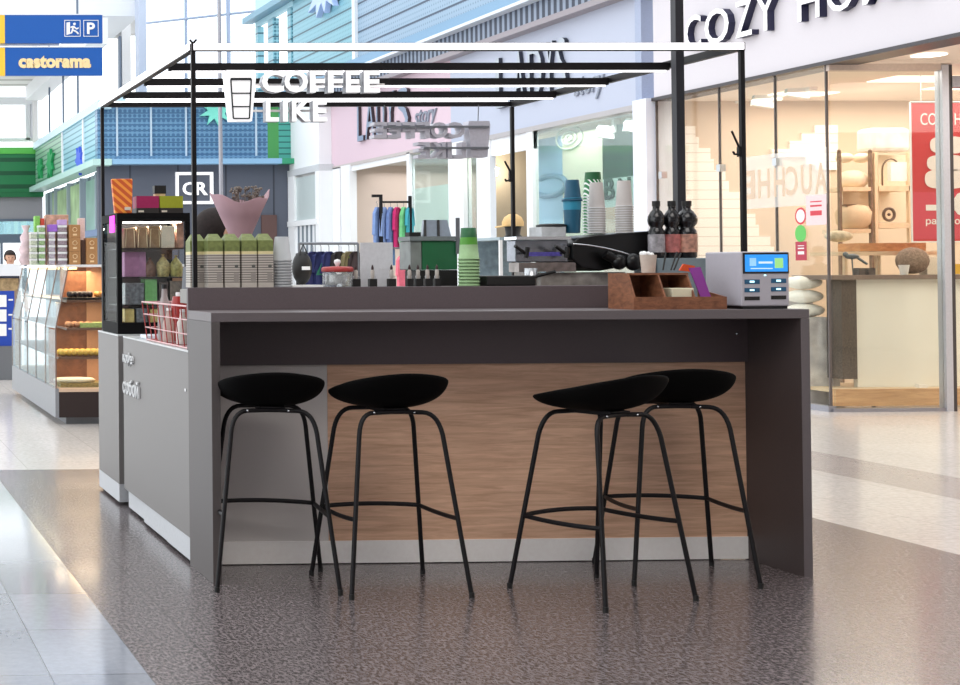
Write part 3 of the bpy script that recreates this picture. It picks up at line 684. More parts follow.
# jar with red lid
def jar_at(px, Y):
    t = thing('glass_jar', (X_at(px, Y), Y, LEDGE), 'round clear glass jar with a red rim and knob lid', 'jar')
    x = X_at(px, Y)
    obj('jar_body', MB().lathe(x, Y, [(.001, 0), (.06, 0), (.064, .01), (.064, .062), (.058, .068)], 24, LEDGE, cap=False), sheer, t)
    obj('jar_lid', MB().lathe(x, Y, [(.066, .066), (.068, .07), (.067, .082), (.06, .088), (.001, .09)], 24, LEDGE, cap=False), mat('red_rim', (170, 52, 50), .4), t)
    obj('lid_knob', MB().lathe(x, Y, [(.007, .09), (.010, .098), (.015, .108), (.012, .118), (.001, .122)], 14, LEDGE, cap=False), white, t)
    m = MB()
    for k in range(16):
        a = random.random()*6.3; r = .048*random.random()**.5; m.box(x+r*math.cos(a)-.008, x+r*math.cos(a)+.008, Y+r*math.sin(a)-.006, Y+r*math.sin(a)+.006, LEDGE+.004+.03*random.random(), LEDGE+.045+.01*random.random())
    o = obj('wrapped_sweets', m, mat('pale_wrappers', (196, 196, 196), .5, noise=.3, scale=90), t); o['kind'] = 'stuff'
    return t
jar_at(337.5, 6.30)
# small dropper bottles
def dropper(px, Yd, big, label):
    x = X_at(px, Yd); t = thing('dropper_bottle', (x, Yd, LEDGE), label, 'bottle', 'little bottles with dark tips on the ledge')
    k = 1.25 if big else 1
    obj('base', MB().box(x-.013*k, x+.013*k, Yd-.013, Yd+.013, LEDGE, LEDGE+.034), black, t)
    obj('collar', MB().tube([(x-.009*k, Yd, LEDGE+.034), (x-.010*k, Yd, LEDGE+.045), (x, Yd, LEDGE+.049), (x+.010*k, Yd, LEDGE+.045), (x+.009*k, Yd, LEDGE+.034)], .0018, 5), steel, t)
    obj('bottle_body', MB().lathe(x, Yd, [(.007, .034), (.0085, .045), (.0085, .068), (.005, .074)], 10, LEDGE), mat('amber_beige', (176, 138, 104) if not big else (180, 172, 164), .4), t)
    obj('dark_tip', MB().lathe(x, Yd, [(.0055, .074), (.006, .083), (.003, .092), (.001, .096)], 10, LEDGE), mat('maroon_tip', (46, 18, 20), .4), t)
for q, b, l in ((356, 1, 'little bottle in black base just right of the red lidded jar'), (372.5, 1, 'little bottle in black base before the middle of the white board'),
                (391.5, 1, 'little bottle in black base at the right edge of the white board'), (409.5, 0, 'little dark tipped bottle, first of the tight four before the green machine'),
                (418, 0, 'little dark tipped bottle, second of the tight four before the green machine'), (427.5, 0, 'little dark tipped bottle, third of the tight four before the green machine'),
                (437, 0, 'little dark tipped bottle, last of the tight four before the green machine')):
    dropper(q, 6.28, b, l)
t = obj('menu_board', MB().box(X_at(360.5, 6.35), X_at(393, 6.35), 6.35, 6.353, LEDGE, Z_at(376, 242.5, 6.35)), mat('matt_white_board', (214, 216, 220), .5), None); tag(t, 'blank pale grey board standing up on the ledge behind little bottles', 'board')
# green machine with sloping lid, on the work counter
gx0, gx1, gY = X_at(409, 6.55), X_at(455, 6.55), 6.52
t = thing('countertop_machine', ((gx0+gx1)/2, 6.7, .9), 'green countertop machine with a sloping grey paned lid', 'machine')
zt = Z_at(430, 241, 6.55); zb = Z_at(430, 270, 6.55)
gm = mat('bottle_green', (34, 104, 66), .35, noise=.15, scale=6)
obj('base', MB().box(gx0+.02, gx1, gY, gY+.13, .9, zb), black, t, .004)
obj('housing', MB().box(gx0+.05, gx1, gY, gY+.13, zb+.001, zt), gm, t, .004)
obj('clear_side', MB().box(gx0-.005, gx0+.048, gY, gY+.13, zb+.001, zt), mat('smoky_plastic', (132, 138, 136), .25, noise=.25, scale=12), t, .004)
obj('lid_frame', MB().prism([(gx0-.01, gY-.01, zt+.001), (gx1, gY-.01, zt+.001), (gx1, gY-.01, zt+.02), (gx0-.01, gY-.01, zt+.02)], (0, .14, 0)), mat('lid_grey', (120, 128, 130), .35), t)
m = MB(); m.prism([(gx0+.06, gY+.02, zt+.021), (gx1-.02, gY+.02, zt+.021), (gx1-.02, gY+.06, zt+.098), (gx0+.085, gY+.06, zt+.098)], (0, .02, .0)); obj('lid_pane', m, mat('blue_grey_pane', (128, 138, 150), .25), t)
m = MB()
for x in (gx0+.066, gx0+.128): m.prism([(x, gY+.012, zt+.021), (x+.01, gY+.012, zt+.021), (x+.026, gY+.052, zt+.098), (x+.016, gY+.052, zt+.098)], (0, .006, 0))
obj('pane_bar', m, black, t); t_bar = t
obj('knob', MB().box(gx0-.008, gx0+.045, gY, gY+.05, zt+.021, zt+.04), black, t)
obj('hinge_post', MB().box(gx1-.012, gx1+.006, gY-.014, gY-.0105, zt-.06, zt+.105), grey, t)
# green paper cups, upside down
g_dark = mat('cup_dark_green', (26, 96, 52), .5); g_lime = mat('cup_lime', (84, 156, 50), .5); g_rim = stripes('cup_rim_pale', (74, 128, 76), (186, 204, 170), 60, 'Z', .5, .5)
m = MB(); m.use(g_dark).lathe(0, 0, [(.001, .140), (.031, .140), (.0345, .098)], 20, cap=False); m.use(g_lime).lathe(0, 0, [(.0345, .098), (.0372, .066)], 20, cap=False)
m.use(mat('cup_pale_green', (150, 184, 134), .5)).lathe(0, 0, [(.0372, .066), (.0425, .006), (.0455, .006), (.0455, 0), (.0425, 0)], 20, cap=False)
gc = obj('paper_cup', m, None, None, base=(0, 0, 0))
x = X_at(469, 6.30)
for i in range(9):
    o = gc if i == 0 else gc.copy()
    if i: C.objects.link(o)
    o.location = (x, 6.30, LEDGE+i*.0146); tag(o, 'green paper cup upside down on the ledge, %s from the bottom of its stack' % ordn[i], 'cup', 'green paper cups stacked on the ledge')
t = obj('tray', MB().box(X_at(482, 6.3), X_at(531, 6.3), 6.25, 6.38, LEDGE, LEDGE+.045), black, None, .006); tag(t, 'low black tray between green cups and coffee machine', 'tray')

# bouquet in a bucket
bY = 6.62; bx = X_at(241, bY)
t = thing('flower_bouquet', (bx, bY, .9), 'dried flower bouquet wrapped in dusty pink paper behind the milk cartons', 'bouquet')
obj('bucket', MB().lathe(bx, bY, [(.06, 0), (.075, .26), (.078, .26), (.078, .27)], 20, .9), mat('zinc_bucket', (130, 130, 130), .4, .5), t)
pk = mat('dusty_pink_paper', (172, 138, 146), .7, noise=.1, scale=8)
vs = []; n = 28; m = MB().use(pk)
prof = [(.04, 1.12), (.052, 1.44), (.088, 1.52), (.135, 1.592)]
for j, (r, z) in enumerate(prof):
    for i in range(n):
        a = 2*PI*i/n; k = 1+(.03*math.sin(3*a)+.02*math.sin(7*a))*(j/3)
        zz = z+((.012*math.sin(5*a+1)+.045*abs(math.cos(a))**4) if j == 3 else 0)
        vs.append((bx+r*k*math.cos(a), bY+r*k*.8*math.sin(a), zz))
m.smooth = True; m.add(vs, [(j*n+i, j*n+(i+1) % n, (j+1)*n+(i+1) % n, (j+1)*n+i) for j in range(3) for i in range(n)]); m.smooth = False
o = obj('wrapping_paper', m, None, t); q = o.modifiers.new('solid', 'SOLIDIFY'); q.thickness = .002
m = MB()
for k in range(34):
    a = random.random()*6.3; r = .075*random.random()**.5; x = bx+.03+r*math.cos(a); y = bY+r*.7*math.sin(a); z = 1.61+random.random()*.05-(r*.2)
    m.tube([(bx+.01, bY, 1.45), (x, y, z)], .0018, 4)
    for q in range(3): m.ball((x+random.uniform(-.012, .012), y+random.uniform(-.01, .01), z+random.uniform(-.004, .014)), .006, n=6, m=4)
o = obj('dried_flowers', m, mat('dried_flower', (122, 112, 104), .8, noise=.3, scale=40), t); o['kind'] = 'stuff'

# ------------------------------------------------------------------ coffee machine, on the work counter
mY = 6.50
t = thing('coffee_machine', (X_at(590, mY), 6.75, .9), 'wide black and chrome coffee machine with curved black side and steam wand', 'coffee machine')
def pp(x, y, Y): v = at(x, y, Y=Y); return (v.x, Y, v.z)
pts = [(572, 244), (578, 238), (600, 235), (655, 230.5), (656, 258), (640, 262), (622, 267), (600, 271), (582, 268), (573, 260)]
obj('black_hood', MB().prism([pp(x, y, mY+.01) for x, y in pts], (0, .38, 0)), mat('gloss_black', (10, 10, 11), .3, spec=.4), t, .006)
x0 = X_at(519, mY); x1 = X_at(572, mY)-.001
obj('chrome_body', MB().box(x0, x1, mY+.03, mY+.12, Z_at(540, 262, mY), Z_at(540, 240, mY)), mat('satin_chrome', (138, 142, 150), .22, .85, .15, 14), t, .004)
obj('cup_rail', MB().box(x0-.01, x1, mY+.0, mY+.12, Z_at(540, 239.5, mY), Z_at(540, 236.5, mY)), chrome, t)
obj('logo_strip', MB().use(mat('logo_blue_red', (92, 84, 170), .4, noise=.4, scale=60)).box(x0+.04, x1-.03, mY+.028, mY+.03, Z_at(545, 256, mY), Z_at(545, 252, mY)), None, t)
obj('lower_trim', MB().box(x0+.01, x1+.03, mY+.02, mY+.12, Z_at(540, 272, mY), Z_at(540, 262.5, mY)), mat('warm_chrome', (150, 142, 138), .3, .7, noise=.3, scale=30), t)
obj('drip_base', MB().box(x0+.12, X_at(630, mY), mY+.04, mY+.3, .9, Z_at(540, 272.5, mY)), mat('speckled_grey_base', (150, 144, 138), .5, noise=.35, scale=25), t)
for qx in (521, 561):
    a = pp(qx-6, 246, mY-.05); b = pp(qx+4, 253, mY-.03)
    m = MB().tube([a, b], .008, 8); v = Vector(b); m.tube([v+Vector((.012, 0, .026)), v+Vector((.004, 0, -.022))], .011, 8); m.tube([b, (b[0]+.01, mY+.031, b[2])], .006, 6); obj('tap_handle', m, black, t)
wand = bez(pp(573, 244, mY-.02), pp(600, 245, mY-.05), pp(634, 256, mY-.06), 10); obj('steam_wand', MB().tube(wand, .0035, 6), chrome, t)
m = MB().ball(pp(619, 262, mY-.05), .036, .03, .036).ball(pp(633, 262, mY-.06), .038, .03, .040); m.tube([pp(605, 254, mY-.04), pp(619, 262, mY-.05)], .022, 10); obj('steam_knob', m, mat('gloss_black', (10, 10, 11)), t)
# portafilter lying by the machine
pf = thing('portafilter', pp(545, 285, 6.44), 'coffee portafilter with black handle lying before the machine', 'portafilter')
obj('handle', MB().tube([pp(529, 278, 6.44), pp(537, 276, 6.44), pp(555, 271.5, 6.44)], .010, 10, .007), black, pf)
obj('basket', MB().tube([pp(522, 279, 6.44), pp(529, 278, 6.44)], .014, 12).tube([pp(522, 276, 6.44), pp(519, 284, 6.44)], .004, 6), steel, pf)
t = obj('steel_pitcher', MB().lathe(X_at(533, 6.44), 6.46, [(.03, 0), (.034, .1), (.026, .31), (.028, .375), (.025, .375), (.023, .31)], 16, .9), steel, None); tag(t, 'small steel milk pitcher under the portafilter', 'pitcher')
# trays and cups on top of the machine
mtop = Z_at(610, 234.3, mY)
tz = Z_at(545, 236.5, mY)+.001
t = obj('plate_pile', MB().box(X_at(538, 6.6), X_at(562, 6.6), 6.56, 6.68, tz, tz+.045), mat('grey_paper_pile', (176, 178, 180), .6, noise=.15, scale=30), None); tag(t, 'pile of pale grey trays on the left of the coffee machine', 'trays')
t = obj('black_lid', MB().lathe(X_at(552, 6.62), 6.62, [(.001, 0), (.065, .0), (.067, .008), (.05, .014), (.001, .016)], 24, tz+.046, cap=False), black, None); tag(t, 'flat black round lid on the pile of pale trays', 'lid')
blue1 = mat('petrol_blue', (16, 84, 112), .45); blue2 = mat('sea_blue', (38, 136, 166), .45)
z_m = 1.437
def cupstack(px, Y, z, h, r0, r1, n, step, cols, name, lab, group, cat='cup', upright=False):
    x = X_at(px, Y); m = MB()
    zs = [0, h*.45, h*.7, h]
    if upright: rr = lambda q: r0+(r1-r0)*q/h
    else: rr = lambda q: r1+(r0-r1)*q/h
    for k in range(3): m.use(cols[k]).lathe(0, 0, [(rr(zs[k]), zs[k]), (rr(zs[k+1]), zs[k+1])], 20, cap=False)
    if upright: m.use(cols[3]).lathe(0, 0, [(r1, h-.006), (r1+.005, h-.006), (r1+.005, h+.003), (.001, h+.004)], 20, cap=False)
    else:
        m.use(cols[3]).lathe(0, 0, [(r1, .004), (r1+.0035, .004), (r1+.0035, 0), (r1, 0)], 20, cap=False); m.use(cols[2]).lathe(0, 0, [(r0, h), (.001, h)], 20, cap=False)
    o0 = obj(name, m, None, None, base=(0, 0, 0))
    for i in range(n):
        o = o0 if i == 0 else o0.copy()
        if i: C.objects.link(o)
        o.location = (x, Y, z+i*step); tag(o, lab if n == 1 else lab % ordn[i], cat, group)
    return o0
hh = Z_at(573, 200, 6.6)-z_m
cupstack(573, 6.6, z_m, hh, .033, .040, 1, 0, [blue1, blue1, blue2, blue1], 'travel_cup', 'petrol blue lidded cup standing on the coffee machine', 'petrol blue cups', upright=True)
cupstack(573.5, 6.6, z_m+hh+.005, Z_at(573, 180, 6.6)-z_m-hh-.005, .028, .037, 1, 0, [blue1, blue1, blue1, blue2], 'travel_cup', 'petrol blue cup upside down on top of the other blue cup', 'petrol blue cups')
gst = stripes('green_white_cup', (240, 244, 240), (30, 120, 66), 60, 'X', .5, .35, diag=('Z', .6))
cupstack(594, 6.78, z_m, .12, .034, .043, 13, .0145, [gst, gst, g_dark, white], 'paper_cup', 'green striped cup upside down behind the white cups, %s from the bottom', 'green striped cups on the machine')
wc = mat('warm_white_cup', (206, 200, 196), .55, noise=.02)
cupstack(597.5, 6.62, z_m, .12, .028, .036, 11, .0115, [wc, wc, wc, white], 'paper_cup', 'white paper cup upside down before the green striped cups, %s from the bottom', 'white cups in front of green striped cups')
cupstack(625, 6.62, z_m, .12, .028, .036, 12, .0112, [wc, wc, wc, white], 'paper_cup', 'white paper cup upside down in the free standing right stack, %s from the bottom', 'white cups at the right on the machine')

# ------------------------------------------------------------------ steel appliance with syrup bottles
t = obj('steel_appliance', MB().box(X_at(657, 6.42), X_at(706, 6.42), 6.41, 6.499, .9, Z_at(680, 258, 6.42)), mat('blue_grey_steel', (128, 142, 148), .35, .3), None, .004); tag(t, 'low blue grey steel appliance under the black syrup bottles', 'appliance')
t = obj('steel_appliance', MB().box(X_at(643, 6.42), X_at(656, 6.42), 6.42, 6.495, .9, Z_at(650, 258, 6.42)), mat('blue_grey_steel', (128, 142, 148)), None, .004); tag(t, 'narrow steel block left of the low appliance behind the wooden organizer', 'appliance')
sz = Z_at(680, 258, 6.42)
def syrup(px, k, lc, label):
    Y = 6.455; x = X_at(px+1.5, Y); t = thing('syrup_bottle', (x, Y, sz), label, 'bottle', 'black syrup bottles')
    H = Z_at(670, 201, Y)-sz; s_ = H/.25
    gb = mat('gloss_black_bottle', (16, 15, 18), .22, spec=.6)
    obj('bottle', MB().lathe(x, Y, [(r*k, z*s_) for r, z in [(.030, 0), (.035, .006), (.036, .10), (.035, .118), (.027, .130), (.026, .136), (.035, .150), (.038, .165), (.036, .182), (.024, .203), (.015, .212), (.015, .226)]], 22, sz), gb, t)
    obj('label_wrap', MB().lathe(x, Y, [(.0363*k, .025*s_), (.0368*k, .04*s_), (.0368*k, .098*s_), (.0363*k, .104*s_)], 22, sz, cap=False), mat('label_'+lc[0], lc[1], .5, noise=.6, scale=45), t)
    obj('cap', MB().lathe(x, Y, [(.0175*k, .227*s_), (.0175*k, .25*s_)], 16, sz), black, t)
syrup(655.5, .96, ('sage', (150, 146, 150)), 'black syrup bottle with grey and sage label, leftmost of three')
syrup(671, .96, ('red', (170, 100, 96)), 'black syrup bottle with reddish label, middle of three')
syrup(686, 1.16, ('mix', (178, 130, 112)), 'black syrup bottle with green and orange label in front of the column')

# ------------------------------------------------------------------ wooden organizer
wo = wood('organizer_wood', (150, 96, 66), (108, 66, 44), (14, 14, 30), .6)
ox0, ox1, oY0, oY1, oz = X_at(634, 5.88, 305), X_at(727, 5.88, 305), 5.88, 6.08, 1.1002
t = thing('wooden_organizer', ((ox0+ox1)/2, 5.98, oz), 'brown wooden organizer box for napkins and sugar on the bar', 'organizer')
oxm = X_at(697, 5.88, 290); ztop = Z_at(650, 273, 5.95); zl = Z_at(650, 297, 5.88)
obj('bottom', MB().box(ox0+.008, ox1-.008, oY0+.008, oY1-.008, oz, oz+.008), wo, t)
obj('front_board', MB().box(ox0+.008, ox1, oY0, oY0+.0078, oz, zl), wo, t)
obj('side_board', MB().prism([(ox0, oY0, oz), (ox0, oY1, oz), (ox0, oY1, ztop), (ox0, oY0+.05, ztop), (ox0, oY0, zl)], (.0078, 0, 0)), wo, t)
obj('side_board', MB().prism([(ox1-.008, oY0+.008, oz), (ox1-.008, oY1-.008, oz), (ox1-.008, oY1-.008, zl+.03), (ox1-.008, oY0+.008, zl)], (.0078, 0, 0)), wo, t)
obj('back_board', MB().box(ox0+.008, oxm, oY1-.008, oY1, oz+.008, ztop-.009), wo, t)
obj('top_board', MB().box(ox0+.008, oxm, oY0+.06, oY1, ztop-.0085, ztop), wo, t)
for xx in (X_at(663, 5.9, 285), oxm-.008):
    obj('divider', MB().prism([(xx, oY0+.01, oz+.008), (xx, oY1-.009, oz+.008), (xx, oY1-.009, ztop-.009), (xx, oY0+.06, ztop-.009), (xx, oY0+.01, zl)], (.007, 0, 0)), wo, t)
np_ = mat('napkin_cream', (222, 214, 186), .8, noise=.02)
t = obj('napkin_stack', MB().box(X_at(670, 5.92), X_at(692, 5.92), 5.905, 5.99, oz+.009, Z_at(680, 288, 5.92)), np_, None, .004); tag(t, 'cream napkin stack in the right compartment of the wooden organizer', 'napkins')
t = MB()
for k in range(5): t.obox((X_at(649, 5.94), 5.94, zl-.03+k*.006), (1, .1*k, .05), (0, 1, 0), (0, 0, 1), .035, .03, .0025)
t = obj('paper_sachets', t, mat('sachet_white', (200, 196, 190), .7), None); tag(t, 'white paper sachets in the left compartment of the wooden organizer', 'sachets', kind='stuff')
pur = mat('purple_card', (122, 34, 128), .5)
pb = [pp(701, 297.5, 5.91), pp(711, 297, 5.91), pp(700.5, 267, 5.97), pp(689, 268, 5.97)]
t = obj('leaflet', MB().prism([(p[0], p[1], p[2]) for p in pb], (0, .004, 0)), pur, None); tag(t, 'purple leaflet leaning in the right end of the organizer', 'leaflet')
pq = [pp(680, 270.5, 6.02), pp(694, 272, 6.02), pp(695, 266, 6.02), pp(684, 264, 6.02)]
t = obj('orange_packet', MB().prism(pq, (0, .012, 0)), mat('orange_card', (226, 84, 30), .5), None); tag(t, 'bright orange packet behind the purple leaflet', 'packet')
wz = ztop+.001
t = thing('cup_of_lids', (X_at(648, 6.02), 6.02, wz), 'white paper cup holding white lids on top of the wooden organizer', 'cup')
x = X_at(648.5, 6.02); h_ = Z_at(648, 255, 6.02)-wz
obj('cup', MB().lathe(x, 6.02, [(.026, 0), (.033, h_)], 18, wz), mat('cream_cup', (198, 184, 172), .6), t)
m = MB()
for k in range(9): m.ball((x+random.uniform(-.022, .022), 6.02+random.uniform(-.02, .02), wz+h_+random.uniform(0, .008)), .010, n=6, m=4)
obj('lids', m, white, t)['kind'] = 'stuff'
for i, (a, b) in enumerate((((663, 270), (666, 252)), ((671, 270), (677, 252)), ((674, 270), (681, 253)))):
    o = obj('stirrer', MB().tube([pp(*a, 6.03), pp(*b, 6.05)], .0035, 6), black, None); o['label'] = ['thin black stirrer standing beside the white cup of lids', 'black stirrer leaning right, middle of three', 'black stirrer leaning right below the syrup bottles'][i]; o['category'] = 'stirrer'; o['group'] = 'black stirrers on the organizer'

# ------------------------------------------------------------------ self service terminal
tY = 5.875; tx0, tx1 = X_at(741.5, tY, 290), X_at(789.5, tY, 290); tz1 = Z_at(770, 251.5, tY)
t = thing('power_bank_station', ((tx0+tx1)/2, 5.99, 1.1), 'light grey rental station with blue screen at the right end of the bar', 'station')
tg = mat('terminal_grey', (184, 180, 188), .45, noise=.02)
obj('body', MB().box(tx0, tx1, tY, tY+.25, 1.112, tz1), tg, t, .006)
obj('base', MB().box(tx0+.01, tx1-.004, tY+.008, tY+.24, 1.1002, 1.1118), black, t)
def trect(m, a, b, c, d, dep=.003, off=0):
    x0, x1, z0, z1 = pxrect(a, b, c, d, tY); return m.box(x0, x1, tY-dep-off, tY-off-.0001, z0, z1)
obj('screen_bezel', trect(MB(), 742.5, 252.5, 788.5, 273.5), mat('screen_bezel', (24, 24, 34), .3), t, .001)
scn = obj('screen', trect(MB(), 744.5, 254.5, 787, 271.5, .001, .003), mat('screen_blue', (40, 140, 225), .3, noise=.05, emis=.75), t)
sw = mat('screen_white', (205, 232, 250), .3, emis=.6)
m = MB(); trect(m, 749, 258, 755.5, 266, .0004, .0042); obj('screen_icon', m, mat('screen_pale', (150, 205, 240), .3, emis=.5), scn)
m = MB(); trect(m, 774, 258, 782.5, 268, .0004, .0042); obj('screen_icon', m, mat('screen_lime', (150, 214, 130), .3, emis=.6), scn)
m = MB(); trect(m, 758, 261.5, 772, 263.5, .0004, .0042); trect(m, 750, 268, 772, 269, .0004, .0042); obj('screen_text', m, sw, scn)
for cxp in ((744.5, 759.5), (771, 786)):
    for k, (a, b) in enumerate(((279.5, 284), (288, 292.3), (296.5, 300.3))):
        s_ = obj('slot', trect(MB(), cxp[0], a-(1 if cxp[0] > 760 else 0), cxp[1], b-(1 if cxp[0] > 760 else 0), .002), mat('slot_teal', (28, 88, 124), .4) if k < 2 else black, t)
        if k < 2: obj('slot_light', trect(MB(), cxp[0]+5, a+1.2-(1 if cxp[0] > 760 else 0), cxp[1]-5.5, b-1.4-(1 if cxp[0] > 760 else 0), .0008, .0021), mat('slot_glow', (190, 240, 255), .3, emis=1.5), s_)
obj('indicator', trect(MB(), 764, 274.5, 766, 276, .001), mat('slot_glow', (190, 240, 255)), t)

# ------------------------------------------------------------------ fridge on the side cabinets
fY = 7.86; fx0, fx1 = X_at(117.5, fY), X_at(190.5, fY); fz0, fz1 = .926, Z_at(150, 213, fY)
t = thing('display_fridge', ((fx0+fx1)/2, 8.05, .926), 'black framed glass display fridge stocked with food', 'display fridge')
fm = mat('fridge_black', (10, 9, 11), .7, noise=.03, spec=.15)
area('fridge_lamp_light', ((fx0+fx1)/2, fY+.06, fz1-.07), (.35, 0, 0), .3, .05, 5, (1, .96, .9))
D2 = fY+.46
obj('base', MB().box(fx0, fx1, fY, D2, fz0, fz0+.06), fm, t); obj('top', MB().box(fx0, fx1, fY, D2, fz1-.045, fz1), fm, t)
for x in (fx0, fx1-.026):
    obj('frame_post', MB().box(x, x+.026, fY, fY+.03, fz0+.0605, fz1-.0455), fm, t); obj('frame_post', MB().box(x, x+.026, D2-.03, D2, fz0+.0605, fz1-.0455), fm, t)
obj('back_panel', MB().box(fx0+.027, fx1-.027, D2-.012, D2-.004, fz0+.0605, fz1-.0455), mat('fridge_back', (120, 112, 108), .5), t)
obj('glass_door', MB().box(fx0+.027, fx1-.027, fY+.004, fY+.009, fz0+.0605, fz1-.0455), clear, t)
obj('glass_side', MB().box(fx0+.004, fx0+.008, fY+.031, D2-.031, fz0+.0605, fz1-.0455), clear, t)
obj('lamp', MB().box(fx0+.04, fx1-.04, fY+.03, fY+.05, fz1-.055, fz1-.0458), mat('fridge_lamp', (255, 250, 240), .5, emis=5), t)
shz = [Z_at(150, q, fY) for q in (248, 277, 305)]
for z in shz: obj('shelf', MB().box(fx0+.028, fx1-.028, fY+.015, D2-.032, z-.006, z), mat('shelf_dark', (40, 36, 36), .3), t)
obj('pink_light_panel', MB().box(fx0-.004, fx0-.0005, fY+.06, fY+.20, Z_at(112, 232, fY), Z_at(112, 215, fY)), mat('magenta_light', (236, 40, 214), .5, emis=.9), t)
def fitem(name, a, b, zi, top, m, label, cat, dY=.03, dep=.12, group=None, bev=.003):
    zb_ = (shz+[fz0+.061])[zi]+.0008; x0 = X_at(a, fY+dY, 260); x1 = X_at(b, fY+dY, 260)
    o = obj(name, MB().box(x0, x1, fY+dY, fY+dY+dep, zb_, Z_at((a+b)/2, top, fY+dY)), m, None, bev); return tag(o, label, cat, group)
kraft = mat('kraft_card', (160, 130, 100), .8, noise=.25, scale=25); crm = mat('cream_card', (230, 218, 200), .7, noise=.02)
fitem('sandwich_box', 124.5, 136, 0, 228, kraft, 'kraft sandwich box at the left of the top fridge shelf', 'box', group='food boxes on the top fridge shelf')
fitem('sandwich_box', 137, 148, 0, 227, kraft, 'kraft sandwich box in the middle left of the top fridge shelf', 'box', group='food boxes on the top fridge shelf')
fitem('sandwich_box', 149, 160.5, 0, 226, kraft, 'kraft sandwich box beside the cream box on the top fridge shelf', 'box', group='food boxes on the top fridge shelf')
fitem('cream_box', 161.5, 175, 0, 226, crm, 'plain cream box on the top fridge shelf', 'box')
fitem('snack_bag', 177, 184, 0, 222, mat('pink_orange_bag', (200, 150, 130), .5, noise=.4, scale=30), 'pinkish snack bag at the right end of the top fridge shelf', 'bag')
for (a, b) in ((125.5, 134), (138, 146.5), (150, 159)):
    x0 = X_at(a, fY+.02, 240); x1 = X_at(b, fY+.02, 240); zt_ = Z_at(a, 229, fY+.02)
    o = obj('wooden_tag', MB().tube([(x0, fY+.02, shz[0]+.004), (x0+.006, fY+.02, zt_), (x1, fY+.02, zt_), (x1+.004, fY+.02, shz[0]+.004)], .002, 5), mat('pale_wire', (226, 206, 170), .4), None)
    tag(o, 'pale price stand before the %s sandwich box' % {125.5: 'left', 138: 'middle', 150: 'right'}[a], 'stand', 'price stands on the top fridge shelf')
fitem('lilac_box', 124.5, 146, 1, 252, mat('lilac_card', (186, 130, 172), .6, noise=.15, scale=30), 'lilac carton box on the middle fridge shelf', 'box', dY=.06)
def bag(px, w, zi, h, c, label, nm):
    zb_ = (shz+[fz0+.061])[zi]+.0008; Y = fY+.08; x = X_at(px, Y, 260)
    o = obj('food_bag', MB().lathe(x, Y, [(w*.8, 0), (w, h*.3), (w*.9, h*.6), (w*.3, h*.85), (w*.12, h*.92), (w*.3, h)], 14, zb_), mat('bag_'+nm, c, .35, noise=.45, scale=60), None); tag(o, label, 'bag', 'tied food bags in the fridge')
bag(150, .036, 1, .105, (120, 84, 68), 'tied bag of brown sweets on the middle fridge shelf', 'brown')
bag(163, .040, 1, .125, (196, 176, 120), 'tied bag of yellow pasta, middle of the three tied bags', 'yellow')
bag(176, .038, 1, .118, (180, 170, 100), 'tied bag of olive yellow food, right of the three tied bags', 'olive')
fitem('plastic_tub', 125, 144, 2, 283, mat('clear_food_tub', (130, 132, 138), .2, noise=.5, scale=50), 'clear tub of grey food on the lower fridge shelf', 'tub')
fitem('green_box', 145, 157, 2, 279, mat('light_green_card', (130, 190, 120), .5, noise=.1), 'light green box on the lower fridge shelf', 'box')
fitem('dark_box', 159, 168, 2, 282, mat('dark_bronze_card', (92, 80, 76), .5, noise=.2), 'dark brown box on the lower fridge shelf', 'box')
fitem('dark_box', 170, 184, 2, 281, mat('warm_grey_card', (142, 128, 118), .5, noise=.3), 'warm grey box at the right of the lower fridge shelf', 'box')
fitem('food_tray', 124.5, 134, 3, 309, mat('pastel_yellow_food', (236, 200, 130), .5, noise=.2, scale=30), 'tray of yellow pastry on the fridge floor at left', 'tray', dep=.2)
fitem('food_tray', 136, 147, 3, 308, mat('clear_food_tub', (130, 132, 138)), 'clear tray of food on the fridge floor, middle', 'tray', dep=.2)
fitem('food_tray', 150, 165, 3, 309, mat('pastel_yellow_food', (236, 200, 130)), 'tray of yellow pastry on the fridge floor right of the clear tray', 'tray', dep=.2)
# on top of the fridge
def topbox(name, a, b, y0, y1, m, label, cat, Y, dep, zb=None, bev=.002, group=None):
    x0 = X_at(a, Y, 200); x1 = X_at(b, Y, 200); z0 = zb if zb is not None else Z_at((a+b)/2, y1, Y)
    o = obj(name, MB().box(x0, x1, Y, Y+dep, z0, Z_at((a+b)/2, y0, Y)), m, None, bev); return tag(o, label, cat, group)
orange = stripes('orange_diagonal_print', (244, 150, 50), (206, 84, 24), 22, 'Z', .5, .42, diag=('X', .9), soft=.04)
x0, x1 = X_at(114, fY+.04, 200), X_at(133.5, fY+.04, 200); yb = fY+.04; zt_ = Z_at(124, 178.5, yb)
cfb = thing('coffee_bag', ((x0+x1)/2, yb+.03, fz1), 'orange striped coffee bag standing on the fridge', 'bag')
obj('bag', MB().use(orange).prism([(x0+.006, yb, fz1+.001), (x1-.008, yb, fz1+.001), (x1, yb+.02, zt_-.01), (x1, yb+.025, zt_), (x0-.006, yb+.025, zt_), (x0-.006, yb+.02, zt_-.01)], (0, .04, 0)), None, cfb, .004)
m = MB(); m.box((x0+x1)/2+.004, x1-.016, yb-.004, yb-.001, fz1+.018, fz1+.035); obj('price_label', m, crm, cfb)
